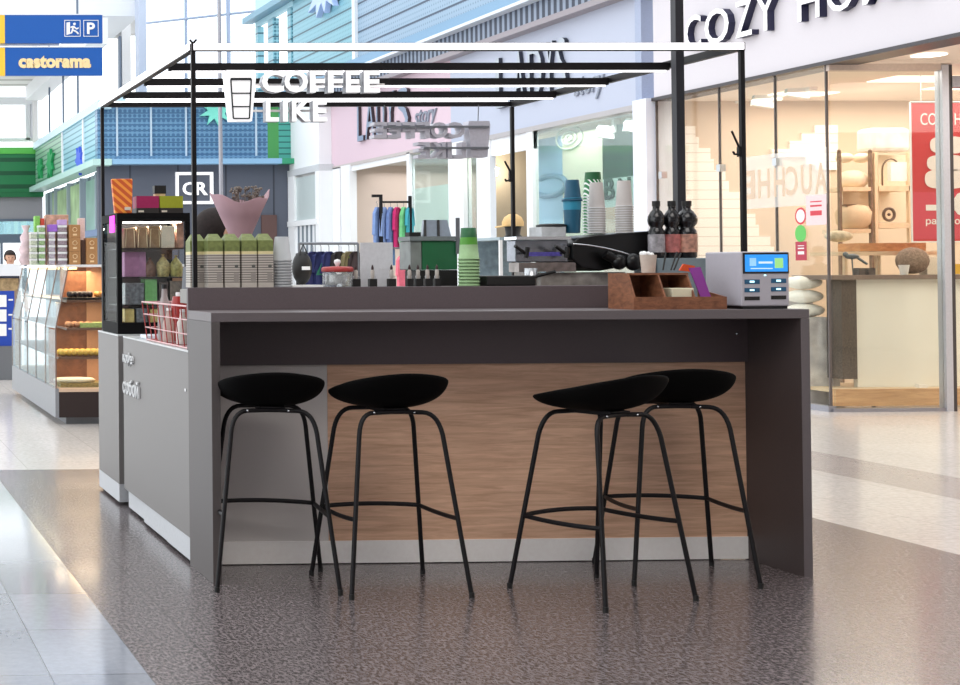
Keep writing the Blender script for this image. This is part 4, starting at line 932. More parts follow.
for nm, a, b, c, l in (('magenta', 136.5, 159, (160, 24, 84), 'magenta snack box on top of the fridge'), ('lime', 159.8, 183, (156, 160, 30), 'lime green snack box on top of the fridge')):
    b_ = thing('snack_box', (X_at((a+b)/2, yb, 200), yb+.05, fz1), l, 'box', 'snack boxes on the fridge')
    x0 = X_at(a, yb, 200); x1 = X_at(b, yb, 200); zz = Z_at(150, 208, yb)
    obj('lower_sleeve', MB().box(x0, x1, yb, yb+.1, fz1+.001, zz), mat('sleeve_dark', (44, 38, 36), .5), b_); obj('upper_box', MB().box(x0, x1, yb, yb+.1, zz+.0005, Z_at(150, 196, yb)), mat('box_'+nm, c, .5, noise=.05), b_)
    m = MB(); m.box(x0+.01, x0+.04, yb-.002, yb-.0003, fz1+.006, fz1+.016); obj('price_label', m, crm, b_)
z_ = Z_at(150, 196, yb)+.001
t = thing('coffee_tin', (X_at(160, yb+.05, 190), yb+.08, z_), 'little black box with beige foot on top of the snack boxes', 'box')
x0, x1 = X_at(154.5, yb+.05, 190), X_at(166, yb+.05, 190)
obj('lower_band', MB().box(x0+.003, x1-.004, yb+.05, yb+.1, z_, z_+.014), mat('beige_card', (206, 176, 140), .6), t); obj('upper_box', MB().box(x0, x1, yb+.048, yb+.1, z_+.0145, Z_at(160, 185.5, yb+.05)), black, t)

# ------------------------------------------------------------------ red wire basket with bottles
bz = .9262; by0, by1 = 6.45, 6.98; bx0, bx1 = X0+.004, X0+.215
tb = thing('wire_basket', ((bx0+bx1)/2, (by0+by1)/2, bz), 'red wire basket full of bottles on the side cabinet', 'basket')
by1 = at(146.5, 345, X=bx0+.02).y; by0 = 6.25; bh = .19
redw = mat('red_wire', (168, 40, 38), .4); pinkw = mat('pale_pink_wire', (226, 176, 176), .35)
sp_ = .02
def bc(u, v, z):   # corner of the basket: flares to the top
    e = sp_*(z-bz)/bh; return (bx0+.02-e if u == 0 else bx1-.02+e, by0+.02-e if v == 0 else by1-.02+e, z)
for z, w_ in ((bz+.004, .004), (bz+.065, .003), (bz+.13, .003), (bz+bh, .0045)):
    c4 = [bc(0, 0, z), bc(0, 1, z), bc(1, 1, z), bc(1, 0, z)]
    obj('wire_ring', MB().tube(c4+[c4[0]], w_, 6), pinkw, tb)
nW = 8
def lerp3(a, b, k): return tuple(a[i]+(b[i]-a[i])*k for i in range(3))
for side in (((0, 0), (0, 1), nW), ((1, 0), (1, 1), nW), ((0, 1), (1, 1), 4), ((0, 0), (1, 0), 4)):
    (u0, v0), (u1, v1), k_ = side
    for i in range(k_+1):
        if k_ == 4 and i in (0, 4): continue
        k = i/k_; obj('wire', MB().tube([lerp3(bc(u0, v0, bz+.004), bc(u1, v1, bz+.004), k), lerp3(bc(u0, v0, bz+bh), bc(u1, v1, bz+bh), k)], .0028, 5), redw, tb)
m = MB()
for i in range(9): y = by0+.03+(by1-by0-.06)*i/8; m.tube([(bx0+.02, y, bz+.004), (bx1-.02, y, bz+.004)], .002, 5)
obj('floor_wires', m, redw, tb)
def bottle(x, y, h, r, bodym, capm, label, name='bottle', prof=None):
    t = thing(name, (x, y, bz+.008), label, 'bottle', 'drinks in the red basket')
    prof = prof or [(r*.95, 0), (r, .01), (r, h*.55), (r*.45, h*.78), (r*.38, h*.92)]
    obj('bottle_body', MB().lathe(x, y, prof, 16, bz+.008), bodym, t); obj('cap', MB().lathe(x, y, [(r*.42, h*.921), (r*.42, h)], 12, bz+.008), capm, t)
paleb = glass('pale_bottle', (238, 232, 230), .12, .1, .45, (196, 186, 184))
yv_ = at(164, 300, X=bx0+.06).y; hb = Z_at(164, 286, yv_)-bz
bottle(bx0+.062, yv_, hb, .034, paleb, black, 'clear bottle with a black cap, tallest in the red basket')
yv_ = at(176, 300, X=bx0+.09).y; hb = Z_at(177, 294, yv_)-bz
bottle(bx0+.105, yv_, hb, .04, mat('red_sauce', (150, 34, 28), .3, noise=.3, scale=25), white, 'squat red jar with a white cap in the basket', 'sauce_jar', [(.036, 0), (.04, .01), (.04, hb*.72), (.034, hb*.85), (.03, hb*.92)])
for i, (dx, dy, c, l) in enumerate(((.06, -.13, (214, 204, 196), 'cream carton drink in the red basket nearest to the bar'), (.15, .02, (196, 150, 130), 'peach coloured bottle on the inner side of the red basket'),
                                    (.055, .12, (186, 160, 150), 'beige bottle at the far end of the red basket'), (.15, -.12, (226, 220, 214), 'white bottle on the inner side of the red basket'))):
    y = (by0+by1)/2+dy; bottle(bx0+dx, y, .16, .03, mat('drink_%d' % i, c, .4, noise=.1), white, l)
t = obj('paper_towel', MB().box(bx0+.03, bx0+.18, by1+.05, by1+.2, bz, bz+.02), mat('tray_white_blue', (214, 220, 230), .4), None, .004); tag(t, 'flat white pack on the cabinet between basket and fridge', 'pack')

# ------------------------------------------------------------------ CR sign on the slate wall
crt = thing('wall_sign', (at(195, 187, Y=26.95).x, 26.95, 2.8), 'square white framed sign with two letters on the slate wall', 'sign')
wl = mat('white_sign_light', (250, 250, 252), .4, emis=.4)
def frame_px(parent, x0, y0, x1, y1, Y, t_, dep, m, name='frame'):
    a, b, z0, z1 = pxrect(x0, y0, x1, y1, Y); k = MB()
    k.box(a, b, Y, Y+dep, z1-t_, z1).box(a, b, Y, Y+dep, z0, z0+t_).box(a, a+t_, Y, Y+dep, z0+t_, z1-t_).box(b-t_, b, Y, Y+dep, z0+t_, z1-t_); return obj(name, k, m, parent)
frame_px(crt, 176, 172, 213.5, 204, 26.93, .055, .06, wl)
px_text('C', 183, 182, 195, 195, 26.93, .05, .02, wl, crt); px_text('R', 196, 182, 208, 195, 26.93, .05, .02, wl, crt)

# ------------------------------------------------------------------ blue hanging signs
sb = mat('sign_blue', (0, 84, 168), .45, noise=.01); sy = mat('sign_yellow', (246, 196, 60), .45, noise=.01)
SGY = 16
pole = thing('sign_hanger', (at(-14, 40, Y=SGY).x, SGY+.05, 3.4), 'white steel pole carrying the two blue hanging signs', 'pole')
hx = at(-14, 40, Y=SGY).x; obj('pole', MB().box(hx-.03, hx+.03, SGY+.06, SGY+.12, 3.4, 5.4), white_wall, pole)
obj('bracket', MB().box(hx, at(60, 40, Y=SGY).x, SGY+.06, SGY+.09, 3.80, 3.83), white_wall, pole)
for i, (ya, yb_) in enumerate(((15, 43), (47.5, 75.5))):
    a, b, z0, z1 = pxrect(-30, ya, 102.5, yb_, SGY); xm = at(5, 40, Y=SGY).x
    t = thing('direction_sign', ((a+b)/2, SGY, z0), ('upper blue direction sign with exit and parking symbols', 'lower blue hanging sign with cream lettering')[i], 'sign')
    obj('board', MB().box(xm, b, SGY, SGY+.055, z0, z1), sb, t); obj('yellow_end', MB().box(a, xm-.001, SGY, SGY+.055, z0, z1), sy, t)
    obj('edge', MB().box(a, b+.008, SGY-.004, SGY+.058, z1+.0005, z1+.012), mat('pale_edge', (220, 226, 232), .4), t)
    if i == 0:
        frame_px(t, 64.5, 20, 80.5, 36.5, SGY-.008, .006, .006, white, 'symbol_frame'); frame_px(t, 83.5, 20, 98.5, 36.5, SGY-.008, .006, .006, white, 'symbol_frame')
        px_text('P', 87, 22.5, 95, 34, SGY-.008, .006, .03, white, t)
        def L_(*p): return [tuple(at(x, y, Y=SGY-.003)) for x, y in p]
        m = MB()
        for ln, r in ((((72.5, 22.5), (72.5, 22.6)), .014),):
            c_ = at(74.5, 24, Y=SGY-.004); m.ball(c_, .016, .004, .016, 10, 6)
        for ln in (((73.5, 26), (72.5, 30)), ((72.5, 30), (76, 31.5), (78.5, 34)), ((72.5, 30), (71.5, 33), (69, 33.5)), ((73.5, 26.5), (76.5, 29), (78.5, 28)), ((73.5, 26.5), (70.5, 27.5))):
            m.tube(L_(*ln), .010, 6)
        obj('running_figure', m, white, t)
        obj('door_symbol', MB().prism(L_((66.5, 22.5), (70, 22), (70, 34), (66.5, 35)), (0, .003, 0)), white, t)
    else:
        px_text('castorama', 18.5, 55.5, 91, 68, SGY-.008, .006, .055, mat('cream_letter', (250, 216, 160), .5), t, name='lettering')

# ------------------------------------------------------------------ Cozy Home sign letters
cz = thing('shop_sign', (8.6, 12.5, 3.4), 'large white letters with dark sides on the pale right fascia', 'sign')
navy = mat('navy_letter_side', (34, 34, 66), .4); facem = mat('letter_face', (252, 252, 252), .4, emis=.25)
def wall_letter(ch, q0, q1, yt, yb_, X, dep, off, parent, fm_, sm_, kx=1.0, ht=None):
    qc = (q0+q1)/2; a = at(q0, (yt+yb_)/2, X=X).y; b = at(q1, (yt+yb_)/2, X=X).y; zt_ = at(qc, yt, X=X).z; zb_ = at(qc, yb_, X=X).z
    mb = text_mb(ch, (X, (a+b)/2, (zt_+zb_)/2), SIDE, abs(a-b)*kx, zt_-zb_, dep, off, fm_); mb.use(sm_); q = mb.cur
    for i, f in enumerate(mb.f):
        xs_ = [mb.v[k].x for k in f]
        if max(xs_) > X+dep*.4: mb.mi[i] = q
    return obj('letter', mb, None, parent)
def zpix(X, z, q):       # pixel row helper is not needed: letters use true heights
    return z
CZX = 8.62; zb0 = 3.475; zh = .345
for ch, q0, q1 in (('C', 684, 701), ('O', 704, 729), ('Z', 735, 752), ('Y', 755, 776), ('H', 797, 820), ('O', 826, 855), ('M', 862, 893), ('E', 902, 922)):
    a = at(q0, 20, X=CZX).y; b = at(q1, 20, X=CZX).y
    mb = text_mb(ch, (CZX, (a+b)/2, zb0+zh/2), SIDE, abs(a-b)*.96, zh, .069, .004, facem); mb.use(navy); q = mb.cur
    for i, f in enumerate(mb.f):
        if max(mb.v[k].x for k in f) > CZX+.03: mb.mi[i] = q
    obj('letter', mb, None, cz)
# LADY'S story, twice
def ladys(q, qs, X, z0, h_, m_face, m_side, label, z_story, script_q):
    t = thing('shop_sign', (X, at((q[0][0]), 120, X=X).y, z0), label, 'sign')
    for (q0, q1, ch) in [(a, b, c) for (a, b), c in zip(q, "LADYS")]:
        a = at(q0, 120, X=X).y; b = at(q1, 120, X=X).y
        mb = text_mb(ch, (X, (a+b)/2, z0+h_/2), SIDE, abs(a-b), h_, .05, .0, m_face); mb.use(m_side); k_ = mb.cur
        for i, f in enumerate(mb.f):
            if max(mb.v[k].x for k in f) > X+.02: mb.mi[i] = k_
        obj('letter', mb, None, t)
    a = at(script_q[0], 120, X=X+.03).y; b = at(script_q[1], 120, X=X+.03).y
    obj('script_lettering', text_mb('story', (X+.03, (a+b)/2, z_story), SIDE, abs(a-b), .30, .02, .004, mat('pewter_letter', (140, 146, 160), .4), shear=.3), None, t)
    return t
lf = mat('silver_letter_face', (150, 162, 184), .35, .2); ls = mat('letter_white_side', (235, 235, 238), .5)
ladys([(357, 363), (365, 374), (376, 384), (386, 394), (396, 408)], None, 8.665, at(360, 141, X=8.665).z, .66, lf, mat('letter_dark_side', (56, 44, 52), .4), 'silver shop letters with thin script on the pink fascia', at(425, 119, X=8.72).z, (414, 436))
ladys([(496, 510), (514, 524), (528, 542), (546, 553), (557, 566)], None, 8.665, at(503, 107, X=8.665).z, .66, mat('pale_letter_face', (176, 184, 194), .35, .2), mat('letter_slate_side', (44, 48, 62), .4), 'pale shop letters with thin script on the blue fascia', at(589, 88, X=8.72).z, (574, 604))

# sign reflection built as mirrored writing, and stickers, on the home shop glass
paneX = 8.694
refl_frost = glass('frosted_reflection', (250, 240, 226), .1, .3, .5, (232, 214, 192))
refl_band = glass('reflected_band', (250, 250, 250), .1, .3, .22, (250, 246, 240))
dt = thing('window_lettering', (paneX, 13.3, 2.0), 'reflected sign lettering painted as a pale mirrored band on the home shop glass', 'lettering')
a = at(742, 178, X=paneX); b = at(827, 186, X=paneX)
obj('letter_band', MB().box(paneX-.0005, paneX+.0005, b.y, a.y, 1.83, 2.33), refl_band, dt)
for ch, q0, q1 in (('E', 743, 755), ('H', 758, 770), ('H', 774, 785), ('C', 786, 798), ('U', 801, 812), ('A', 815, 827)):
    ya = at(q0, 185, X=paneX).y; yb_ = at(q1, 185, X=paneX).y
    obj('letter', text_mb(ch, (paneX-.002, (ya+yb_)/2, 2.06), SIDE, abs(ya-yb_), .27, .001, .02, mat('tan_letter', (216, 190, 164), .5), True), None, dt)
def sticker(q, y, w_, h_, m, name, label, cat='sticker', rnd=False, extra=None):
    c_ = at(q, y, X=paneX-.003)
    if rnd:
        vs = [(c_.x, c_.y+w_/2*math.cos(2*PI*i/24), c_.z+h_/2*math.sin(2*PI*i/24)) for i in range(24)]; mb = MB().use(m).prism(vs, (.002, 0, 0))
        if extra: vs2 = [(c_.x-.001, c_.y+(w_*.38)*math.cos(2*PI*i/24), c_.z+(h_*.38)*math.sin(2*PI*i/24)) for i in range(24)]; mb.use(extra).prism(vs2, (.0008, 0, 0))
    else:
        mb = MB().use(m).box(c_.x, c_.x+.002, c_.y-w_/2, c_.y+w_/2, c_.z-h_/2, c_.z+h_/2)
        if extra:
            mb.use(extra)
            for dz, hh_ in ((-.10, .16), (.14, .06), (.28, .04)): mb.box(c_.x-.001, c_.x-.0002, c_.y-w_*.28, c_.y+w_*.28, c_.z+dz*h_-hh_*h_/2, c_.z+dz*h_+hh_*h_/2)
    return tag(obj(name, mb, None, None), label, cat)
redp = mat('poster_red', (206, 60, 72), .5); pinkp = mat('poster_pale_pink', (244, 206, 206), .5)
sticker(816, 210, .27, .27, pinkp, 'paper_notice', 'pale pink paper notice with red lines on the shop glass', 'notice', extra=redp)
sticker(800.5, 216, .15, .155, redp, 'round_sticker', 'round red ringed white sticker on the shop glass', rnd=True, extra=white)
sticker(800.5, 233.5, .15, .155, mat('sticker_green', (96, 190, 90), .5), 'round_sticker', 'round green sticker below the red ringed one', rnd=True)
sticker(801, 251, .15, .17, mat('sticker_crimson', (176, 50, 72), .5), 'square_sticker', 'small crimson and white square sticker below the green one', extra=white)

# ------------------------------------------------------------------ inside the home shop
brick = stripes('white_bricks', (214, 202, 188), (246, 240, 232), 10, 'Z', .8, .07, soft=.02)
def brick_patch(label, rows):     # rows: (pixel y, x0, x1) stepped rows of white bricks on the tan wall
    m = MB(); Y = 15.17
    for (ya, yb_, a, b) in rows:
        x0, x1, z0, z1 = pxrect(a, ya, b, yb_, Y); m.box(max(9.0, x0), x1, Y, Y+.029, z0, z1)
    return tag(obj('brick_cladding', m, brick, None, base=(9, Y, 0)), label, 'brick cladding')
r_ = []
for k in range(14):
    ya = 115+k*11; r_.append((ya, ya+11.02, 655, min(800, 684+k*7.5+(4 if k % 2 else 0))))
brick_patch('large stepped field of white bricks at the left of the home shop wall', r_)
r_ = [(125, 133, 815, 838), (133, 141, 802, 838), (141, 149, 790, 838), (149, 157, 772, 838), (157, 165, 806, 838), (165, 170, 816, 838)]
brick_patch('small stepped field of white bricks high behind the glass corner', r_)
hwood = mat('pale_wood', (232, 208, 176), .55, noise=.08, scale=20); hdk = wood('walnut_post', (146, 122, 104), (108, 88, 74), (6, 6, 10))
def home(name, label, cat, mb, m, bev=0): return tag(obj(name, mb, m, None, bev), label, cat)
# base cabinet seen through the recess
m = thing('display_platform', (10.2, 12.9, 0), 'long platform of pale boards under the white display panel', 'platform')
a, b, z0, z1 = pxrect(836, 389, 944, 408, 12.75)
obj('front_boards', MB().box(a, b+1.2, 12.75, 12.8, .02, z1), wood('platform_boards', (222, 180, 136), (190, 146, 104), (2, 1, 20)), m); obj('top', MB().box(a, b+1.2, 12.801, 13.5, z1-.03, z1), hwood, m)
a, b, z0, z1 = pxrect(857, 279, 940, 389, 12.95)
home('standing_panel', 'large pale grey green display panel behind the recess window', 'panel', MB().box(a, b+1.1, 12.95, 13.0, z0+.02, z1), mat('sage_white_panel', (244, 244, 238), .7, noise=.03, scale=2))
a, b, z0, z1 = pxrect(842, 279, 857, 388, 12.90)
home('stone_pier', 'narrow dark speckled stone pier beside the pale display panel', 'pier', MB().box(a, b, 12.90, 13.1, .25, z1), mat('dark_speckled_stone', (84, 76, 72), .6, noise=.4, scale=60))
a, b, z0, z1 = pxrect(832, 275, 944, 279.5, 12.85)
home('display_shelf', 'long dark grey shelf board over the pale display panel', 'shelf', MB().box(a, b+1.1, 12.85, 13.4, z0, z1), mat('grey_brown_board', (128, 112, 104), .5))
st_ = z1+.001
# corner display with pale floral print by the glass
a, b, z0, z1 = pxrect(790, 318, 823, 400, 13.4)
home('floral_panel', 'pale lilac floral printed panel behind the glass right of the bar', 'panel', MB().box(max(a, 8.75), b+.05, 13.6, 13.65, .01, 1.0), mat('lilac_floral_print', (228, 218, 236), .6, noise=.35, scale=7))
a, b, z0, z1 = pxrect(800, 280, 826, 315, 13.3)
m = MB()
for k in range(3): m.ball((9.02+k*.03, 13.25+.02*k, 1.08+k*.15), .2, .16, .09, 16, 8)
for i, z in enumerate((.805, .935, 1.065)):
    t = obj('pillow', MB().ball((9.06-i*.01, 13.3, z+.064), .15, .17, .064, 18, 10), mat('white_linen', (246, 242, 236), .8), None); tag(t, 'plump white pillow near the glass corner, %s of three' % ('lowest', 'middle', 'topmost')[i], 'pillow', 'white pillows near the glass corner')
home('pillow_stand', 'pale lilac floral stand under the three white pillows', 'stand', MB().box(8.86, 9.26, 13.12, 13.48, .001, .804), mat('lilac_floral_print', (228, 218, 236)), .004)
# shelf unit with posts
def hbox(x0, y0, x1, y1, Y, dep, m=None): 
    a, b, z0, z1 = pxrect(x0, y0, x1, y1, Y); return (m or MB()).box(a, b, Y, Y+dep, z0, z1)
t = thing('shelf_unit', (at(855, 230, Y=14).x, 14.1, 0), 'wooden shelf unit with dark turned posts in the home shop', 'shelf unit')
for q in (841, 872):
    a, b, z0, z1 = pxrect(q-.9, 152, q+.9, 232, 14); o = obj('post', MB().box(a, b, 14, 14.04, .0, z1).ball(((a+b)/2, 14.02, z1+.01), .018), hdk, t)
for ya in (187, 229): obj('shelf_board', hbox(843, ya, 871, ya+4, 14, .3), hwood, t)
obj('back_board', hbox(843, 192, 871, 228, 14.25, .03), mat('cream_backboard', (240, 226, 202), .7), t)
home('folded_bedding', 'cream folded bedding on the upper shelf between dark posts', 'bedding', MB().ball((at(856, 178, Y=14.1).x, 14.15, Z_at(856, 180, 14.15)), .15, .12, .10, 16, 8).ball((at(848, 160, Y=14.1).x, 14.15, Z_at(848, 158, 14.15)), .07, .1, .05).ball((at(865, 160, Y=14.1).x, 14.15, Z_at(865, 158, 14.15)), .07, .1, .05), mat('cream_linen', (240, 226, 200), .8))
a = at(856, 215, Y=14.1); home('round_ottoman', 'rounded cream basket on the lower shelf between dark posts', 'basket', MB().lathe(a.x, 14.13, [(.10, 0), (.15, .05), (.16, .16), (.13, .22), (.06, .24)], 20, Z_at(856, 228.5, 14.1)), mat('beige_weave', (224, 202, 170), .8))
a = at(853, 206, Y=14); home('brown_saucer', 'small dark brown saucer on the rounded cream basket', 'lid', MB().box(a.x-.02, a.x+.08, 14.06, 14.16, Z_at(853, 206.5, 14), Z_at(853, 204, 14)), mat('brown_lid', (120, 92, 70), .5))
t = thing('shelf_unit', (at(895, 230, Y=14).x, 14.1, 0), 'pale shelf unit with an arched mirror and a white box', 'shelf unit')
for q in (877, 911): obj('post', hbox(q-1.5, 152, q+1.5, 300, 14, .04), hwood, t)
for ya in (186, 223): obj('shelf_board', hbox(879, ya, 910, ya+5, 14, .3), hwood, t)
obj('back_board', hbox(879, 155, 910, 222, 14.27, .03), mat('cream_backboard', (240, 226, 202)), t)
m = MB(); c_ = at(891, 170, Y=14.1); m.tube([(c_.x-.09, 14.1, Z_at(891, 185.5, 14.1)), (c_.x-.09, 14.1, c_.z), *[(c_.x-.09*math.cos(PI*k/10), 14.1, c_.z+.11*math.sin(PI*k/10)) for k in range(11)], (c_.x+.09, 14.1, c_.z)], .008, 6)
home('arched_mirror', 'thin dark arched mirror frame on the upper pale shelf', 'mirror', m, mat('bronze_frame', (120, 100, 84), .4, .4))
home('white_box', 'bright white box on the upper pale shelf before the arch', 'box', hbox(891, 162, 909, 181, 14.02, .05), mat('bright_white_card', (255, 252, 246), .6))
m = MB(); c_ = at(889, 214.5, Y=14.1)
home('ring_bowl', 'round dark rimmed clock leaning on the lower pale shelf', 'clock', MB().tube([(c_.x+.055*math.cos(2*PI*k/20), 14.1, c_.z+.06*math.sin(2*PI*k/20)) for k in range(21)], .014, 6).ball((c_.x, 14.1, c_.z), .016), mat('dark_taupe', (104, 88, 80), .5))
home('wrapped_quilt', 'quilt in clear wrapping on top of the pale shelf unit', 'quilt', hbox(872, 127.5, 911, 151.5, 14.05, .24), mat('wrapped_white', (240, 232, 222), .25, noise=.15, scale=8), .04)
# long table with fabrics, a bird lamp, baskets
home('table_runner', 'orange brown runner draped on a raised board under the shelf units', 'runner', hbox(860, 243, 926, 251, 13.3, .3), wood('runner_cloth', (214, 162, 112), (176, 124, 84), (9, 4, 20)))
home('raised_board', 'pale raised board carrying the orange brown runner', 'board', hbox(838, 251.5, 944, 255, 13.25, .4), hwood)
for q in (846, 879, 925): home('board_leg', 'slim pale leg under the raised board, %s' % {846: 'left', 879: 'middle', 925: 'right'}[q], 'leg', MB().box(at(q, 260, Y=13.3).x-.015, at(q, 260, Y=13.3).x+.015, 13.30, 13.33, st_, Z_at(q, 255.5, 13.3)), hwood)
home('patterned_cushion', 'pale cushion with brown hearts left of the runner', 'cushion', MB().ball((at(846, 235, Y=13.3).x, 13.4, Z_at(846, 236, 13.3)), .13, .08, .055, 16, 8), mat('heart_print', (214, 186, 160), .8, noise=.4, scale=16))
c_ = at(918, 264, Y=13.05); home('wicker_basket', 'round grey brown wicker basket tipped on the dark shelf', 'basket', MB().ball((c_.x, 13.12, st_+.13), .14, .12, .125, 18, 10), mat('grey_wicker', (140, 120, 106), .9, noise=.4, scale=50, bump=.6))
c_ = at(904, 270, Y=12.98); home('white_cup', 'white cup standing before the tipped wicker basket', 'cup', MB().lathe(c_.x, 12.98, [(.03, 0), (.045, .09)], 14, st_), white)
c_ = at(852, 262, Y=13.0)
m = MB().ball((c_.x, 13.0, st_+.17), .07, .03, .026, 12, 8).ball((c_.x-.06, 13.0, st_+.19), .025, .02, .022).tube([(c_.x+.05, 13.0, st_+.16), (c_.x+.14, 13.0, st_+.10)], .012, 6).tube([(c_.x, 13.0, st_+.15), (c_.x+.01, 13.0, st_)], .006, 6)
home('bird_figure', 'small slate blue bird figure on the left of the dark shelf', 'figurine', m, mat('slate_blue', (92, 104, 112), .5))
for i, (a_, b_) in enumerate(((859, 865), (868.5, 875.5))): home('candle_box', 'small charcoal box on the dark shelf, %s' % ('next to the bird figure', 'next to the thin middle leg')[i], 'box', MB().box(at(a_, 270, Y=12.95).x, at(b_, 270, Y=12.95).x, 12.95, 13.02, st_, Z_at(862, 268, 12.95)), mat('charcoal_card', (84, 78, 78), .5))
home('white_block', 'small white block on the platform boards', 'block', hbox(919, 384.5, 928, 389, 12.85, .05), white)
home('white_canister', 'tall white package standing right of the wicker basket', 'package', MB().box(at(927, 260, Y=13.1).x, at(938, 260, Y=13.1).x, 13.1, 13.2, st_, Z_at(932, 255.5, 13.1)-.01), mat('ivory_pack', (244, 236, 222), .6))
home('yellow_item', 'bright yellow packet behind the far right glass', 'packet', hbox(953, 264, 962, 274, 13.0, .1), mat('bright_yellow', (226, 180, 50), .5))
# red sale banner
bn = thing('sale_banner', (at(935, 240, Y=13.0).x, 13.0, 1.3), 'red hanging sale banner with white lettering and printed white pillows', 'banner')
redb = mat('banner_red', (206, 58, 66), .5, noise=.02); BY = 13.0
a, b, z0, z1 = pxrect(912, 103, 985, 241, BY)
obj('sheet', MB().box(a, b, BY, BY+.006, z0, z1), redb, bn)
obj('lower_sheet', MB().box(a+.002, b, BY-.002, BY-.0002, z0+.02, Z_at(930, 192, BY)), mat('banner_rose', (214, 74, 96), .5, noise=.02), bn)
obj('white_edge', MB().box(a-.012, a, BY-.003, BY+.008, z0-.01, z1+.01).box(a, b, BY-.003, BY+.008, z0-.012, z0), white, bn)
obj('top_rod', MB().tube([(a-.01, BY, z1+.008), (b, BY, z1+.008)], .008, 6), steel, bn)
obj('cord', MB().tube([(at(921, 100, Y=BY).x, BY, z1), (at(921, 100, Y=BY).x, BY, 3.05)], .003, 5), white, bn)
bw = mat('banner_white', (252, 248, 246), .5)
px_text('COZY HOME', 920.5, 113, 985, 125, BY-.004, .002, .0, bw, bn, name='lettering')
px_text('-80', 926, 192, 972, 216, BY-.006, .002, .05, bw, bn, name='lettering')
px_text('распродажа', 926, 219, 985, 226, BY-.006, .002, .01, bw, bn, name='lettering')
m = MB()
for (x_, y_, w_, h_) in ((948, 145, .17, .08), (946, 163, .18, .075), (946, 179, .2, .09)):
    c_ = at(x_, y_, Y=BY-.004); m.prism([(c_.x+w_*math.copysign(abs(math.cos(t_))**.6, math.cos(t_)), BY-.006, c_.z+h_*math.copysign(abs(math.sin(t_))**.7, math.sin(t_))) for t_ in [2*PI*k/24 for k in range(24)]], (0, .003, 0))
obj('pillow_print', m, mat('print_white', (246, 236, 232), .5, noise=.05, scale=10), bn)
# spotlights and ceiling panels
spw = mat('spot_white', (240, 240, 236), .4)
def spot(q, y, X, label, group='white spotlights behind the shop glass', cl=3.06):
    c_ = at(q, y, X=X); t = thing('spotlight', (c_.x, c_.y, c_.z), label, 'spotlight', group)
    obj('lamp_head', MB().obox(c_, (1, -.5, -.25), (.4, 1, 0), (.25, 0, 1), .10, .06, .075), spw, t)
    obj('driver_box', MB().box(c_.x+.02, c_.x+.10, c_.y-.14, c_.y-.08, c_.z-.02, c_.z+.14), spw, t)
    obj('stem', MB().box(c_.x+.03, c_.x+.05, c_.y-.09, c_.y-.07, c_.z+.1, cl), spw, t)
    v = (Vector((1, -.5, -.25)).normalized()*-.102)+c_
    obj('lens', MB().obox(v, (1, -.5, -.25), (.4, 1, 0), (.25, 0, 1), .002, .05, .062), mat('spot_lens', (170, 200, 206), .2), t)
spot(798, 90, 9.6, 'white track spotlight nearest to the glass corner')
spot(764, 100, 9.6, 'white track spotlight half behind the right canopy post')
spot(727, 103, 9.6, 'white track spotlight right of the black steel column')
spot(606, 132, 9.05, 'left white spotlight in the pale blue shop window', 'white spotlights in the clothes shop window', 3.0)
spot(634, 126, 9.05, 'right white spotlight in the pale blue shop window', 'white spotlights in the clothes shop window', 3.0)
pl_ = mat('ceiling_panel_light', (255, 250, 242), .5, emis=1.4)
def cl_panel(x0, x1, y0, y1, label, z=3.058, grp='bright ceiling panels in the home shop'):
    o = obj('ceiling_light', MB().box(x0, x1, y0, y1, z-.008, z), pl_, None); return tag(o, label, 'ceiling light', grp)
cl_panel(9.9, 10.8, 13.2, 13.6, 'long bright ceiling panel just behind the recess window')
cl_panel(10.9, 11.5, 13.9, 14.2, 'small bright ceiling panel above the red banner')
cl_panel(9.6, 10.2, 14.4, 14.7, 'far bright ceiling panel near the tan wall')
c_ = at(929, 54.5, Z=3.088)
o = obj('downlight', MB().lathe(c_.x, c_.y, [(.13, 0), (.13, .006), (.10, .0)], 24, 3.078, cap=True), pl_, None); tag(o, 'oval looking bright downlight in the soffit over the recess', 'downlight')

# ------------------------------------------------------------------ wall lamp and painted sign reflections in the clothes shop windows
wlp = thing('wall_lamp', (9.3, 19.9, 2.3), 'glowing wall lamp on the khaki wall behind the rear canopy post', 'lamp')
c_ = at(493, 172, Y=19.9); obj('shade', MB().lathe(c_.x, 19.88, [(.05, 0), (.07, .12)], 14, c_.z-.06), mat('lamp_glow', (255, 240, 214), .5, emis=6), wlp)
pl2 = bpy.data.lights.new('wall_lamp_light', 'POINT'); pl2.energy = 16; pl2.color = (1, .88, .7); pl2.shadow_soft_size = .08
po = bpy.data.objects.new('wall_lamp_light', pl2); po.location = (c_.x, 19.68, c_.z); C.objects.link(po)
t = thing('window_lettering', (9.06, 16, 1.9), 'big dark letters of a sign reflection painted on the dark green and mint backdrop', 'lettering')
for ch, q0, q1 in (('B', 604, 614), ('N', 618, 630), ('q', 633, 645)):
    X = 9.085; a = at(q0, 190, X=X).y; b = at(q1, 190, X=X).y; zc = at((q0+q1)/2, 187, X=X).z
    obj('letter', text_mb(ch, (X, (a+b)/2, zc-.02), SIDE, abs(a-b), .26, .01, .03, mat('charcoal_letter', (50, 54, 54), .5)), None, t)
c_ = at(550, 186, X=9.09); m = MB().tube([(9.085, c_.y+.42*math.cos(k*2*PI/24+.9), c_.z+.13*math.sin(k*2*PI/24+.9)) for k in range(21)], .035, 6)  # ring letter of a reflected sign, modelled on the backdrop
tag(obj('window_letter', m, mat('steel_blue_letter', (120, 148, 176), .5), None), 'large steel blue letter C of a sign reflection painted on the pale blue backdrop', 'letter')
m = MB()
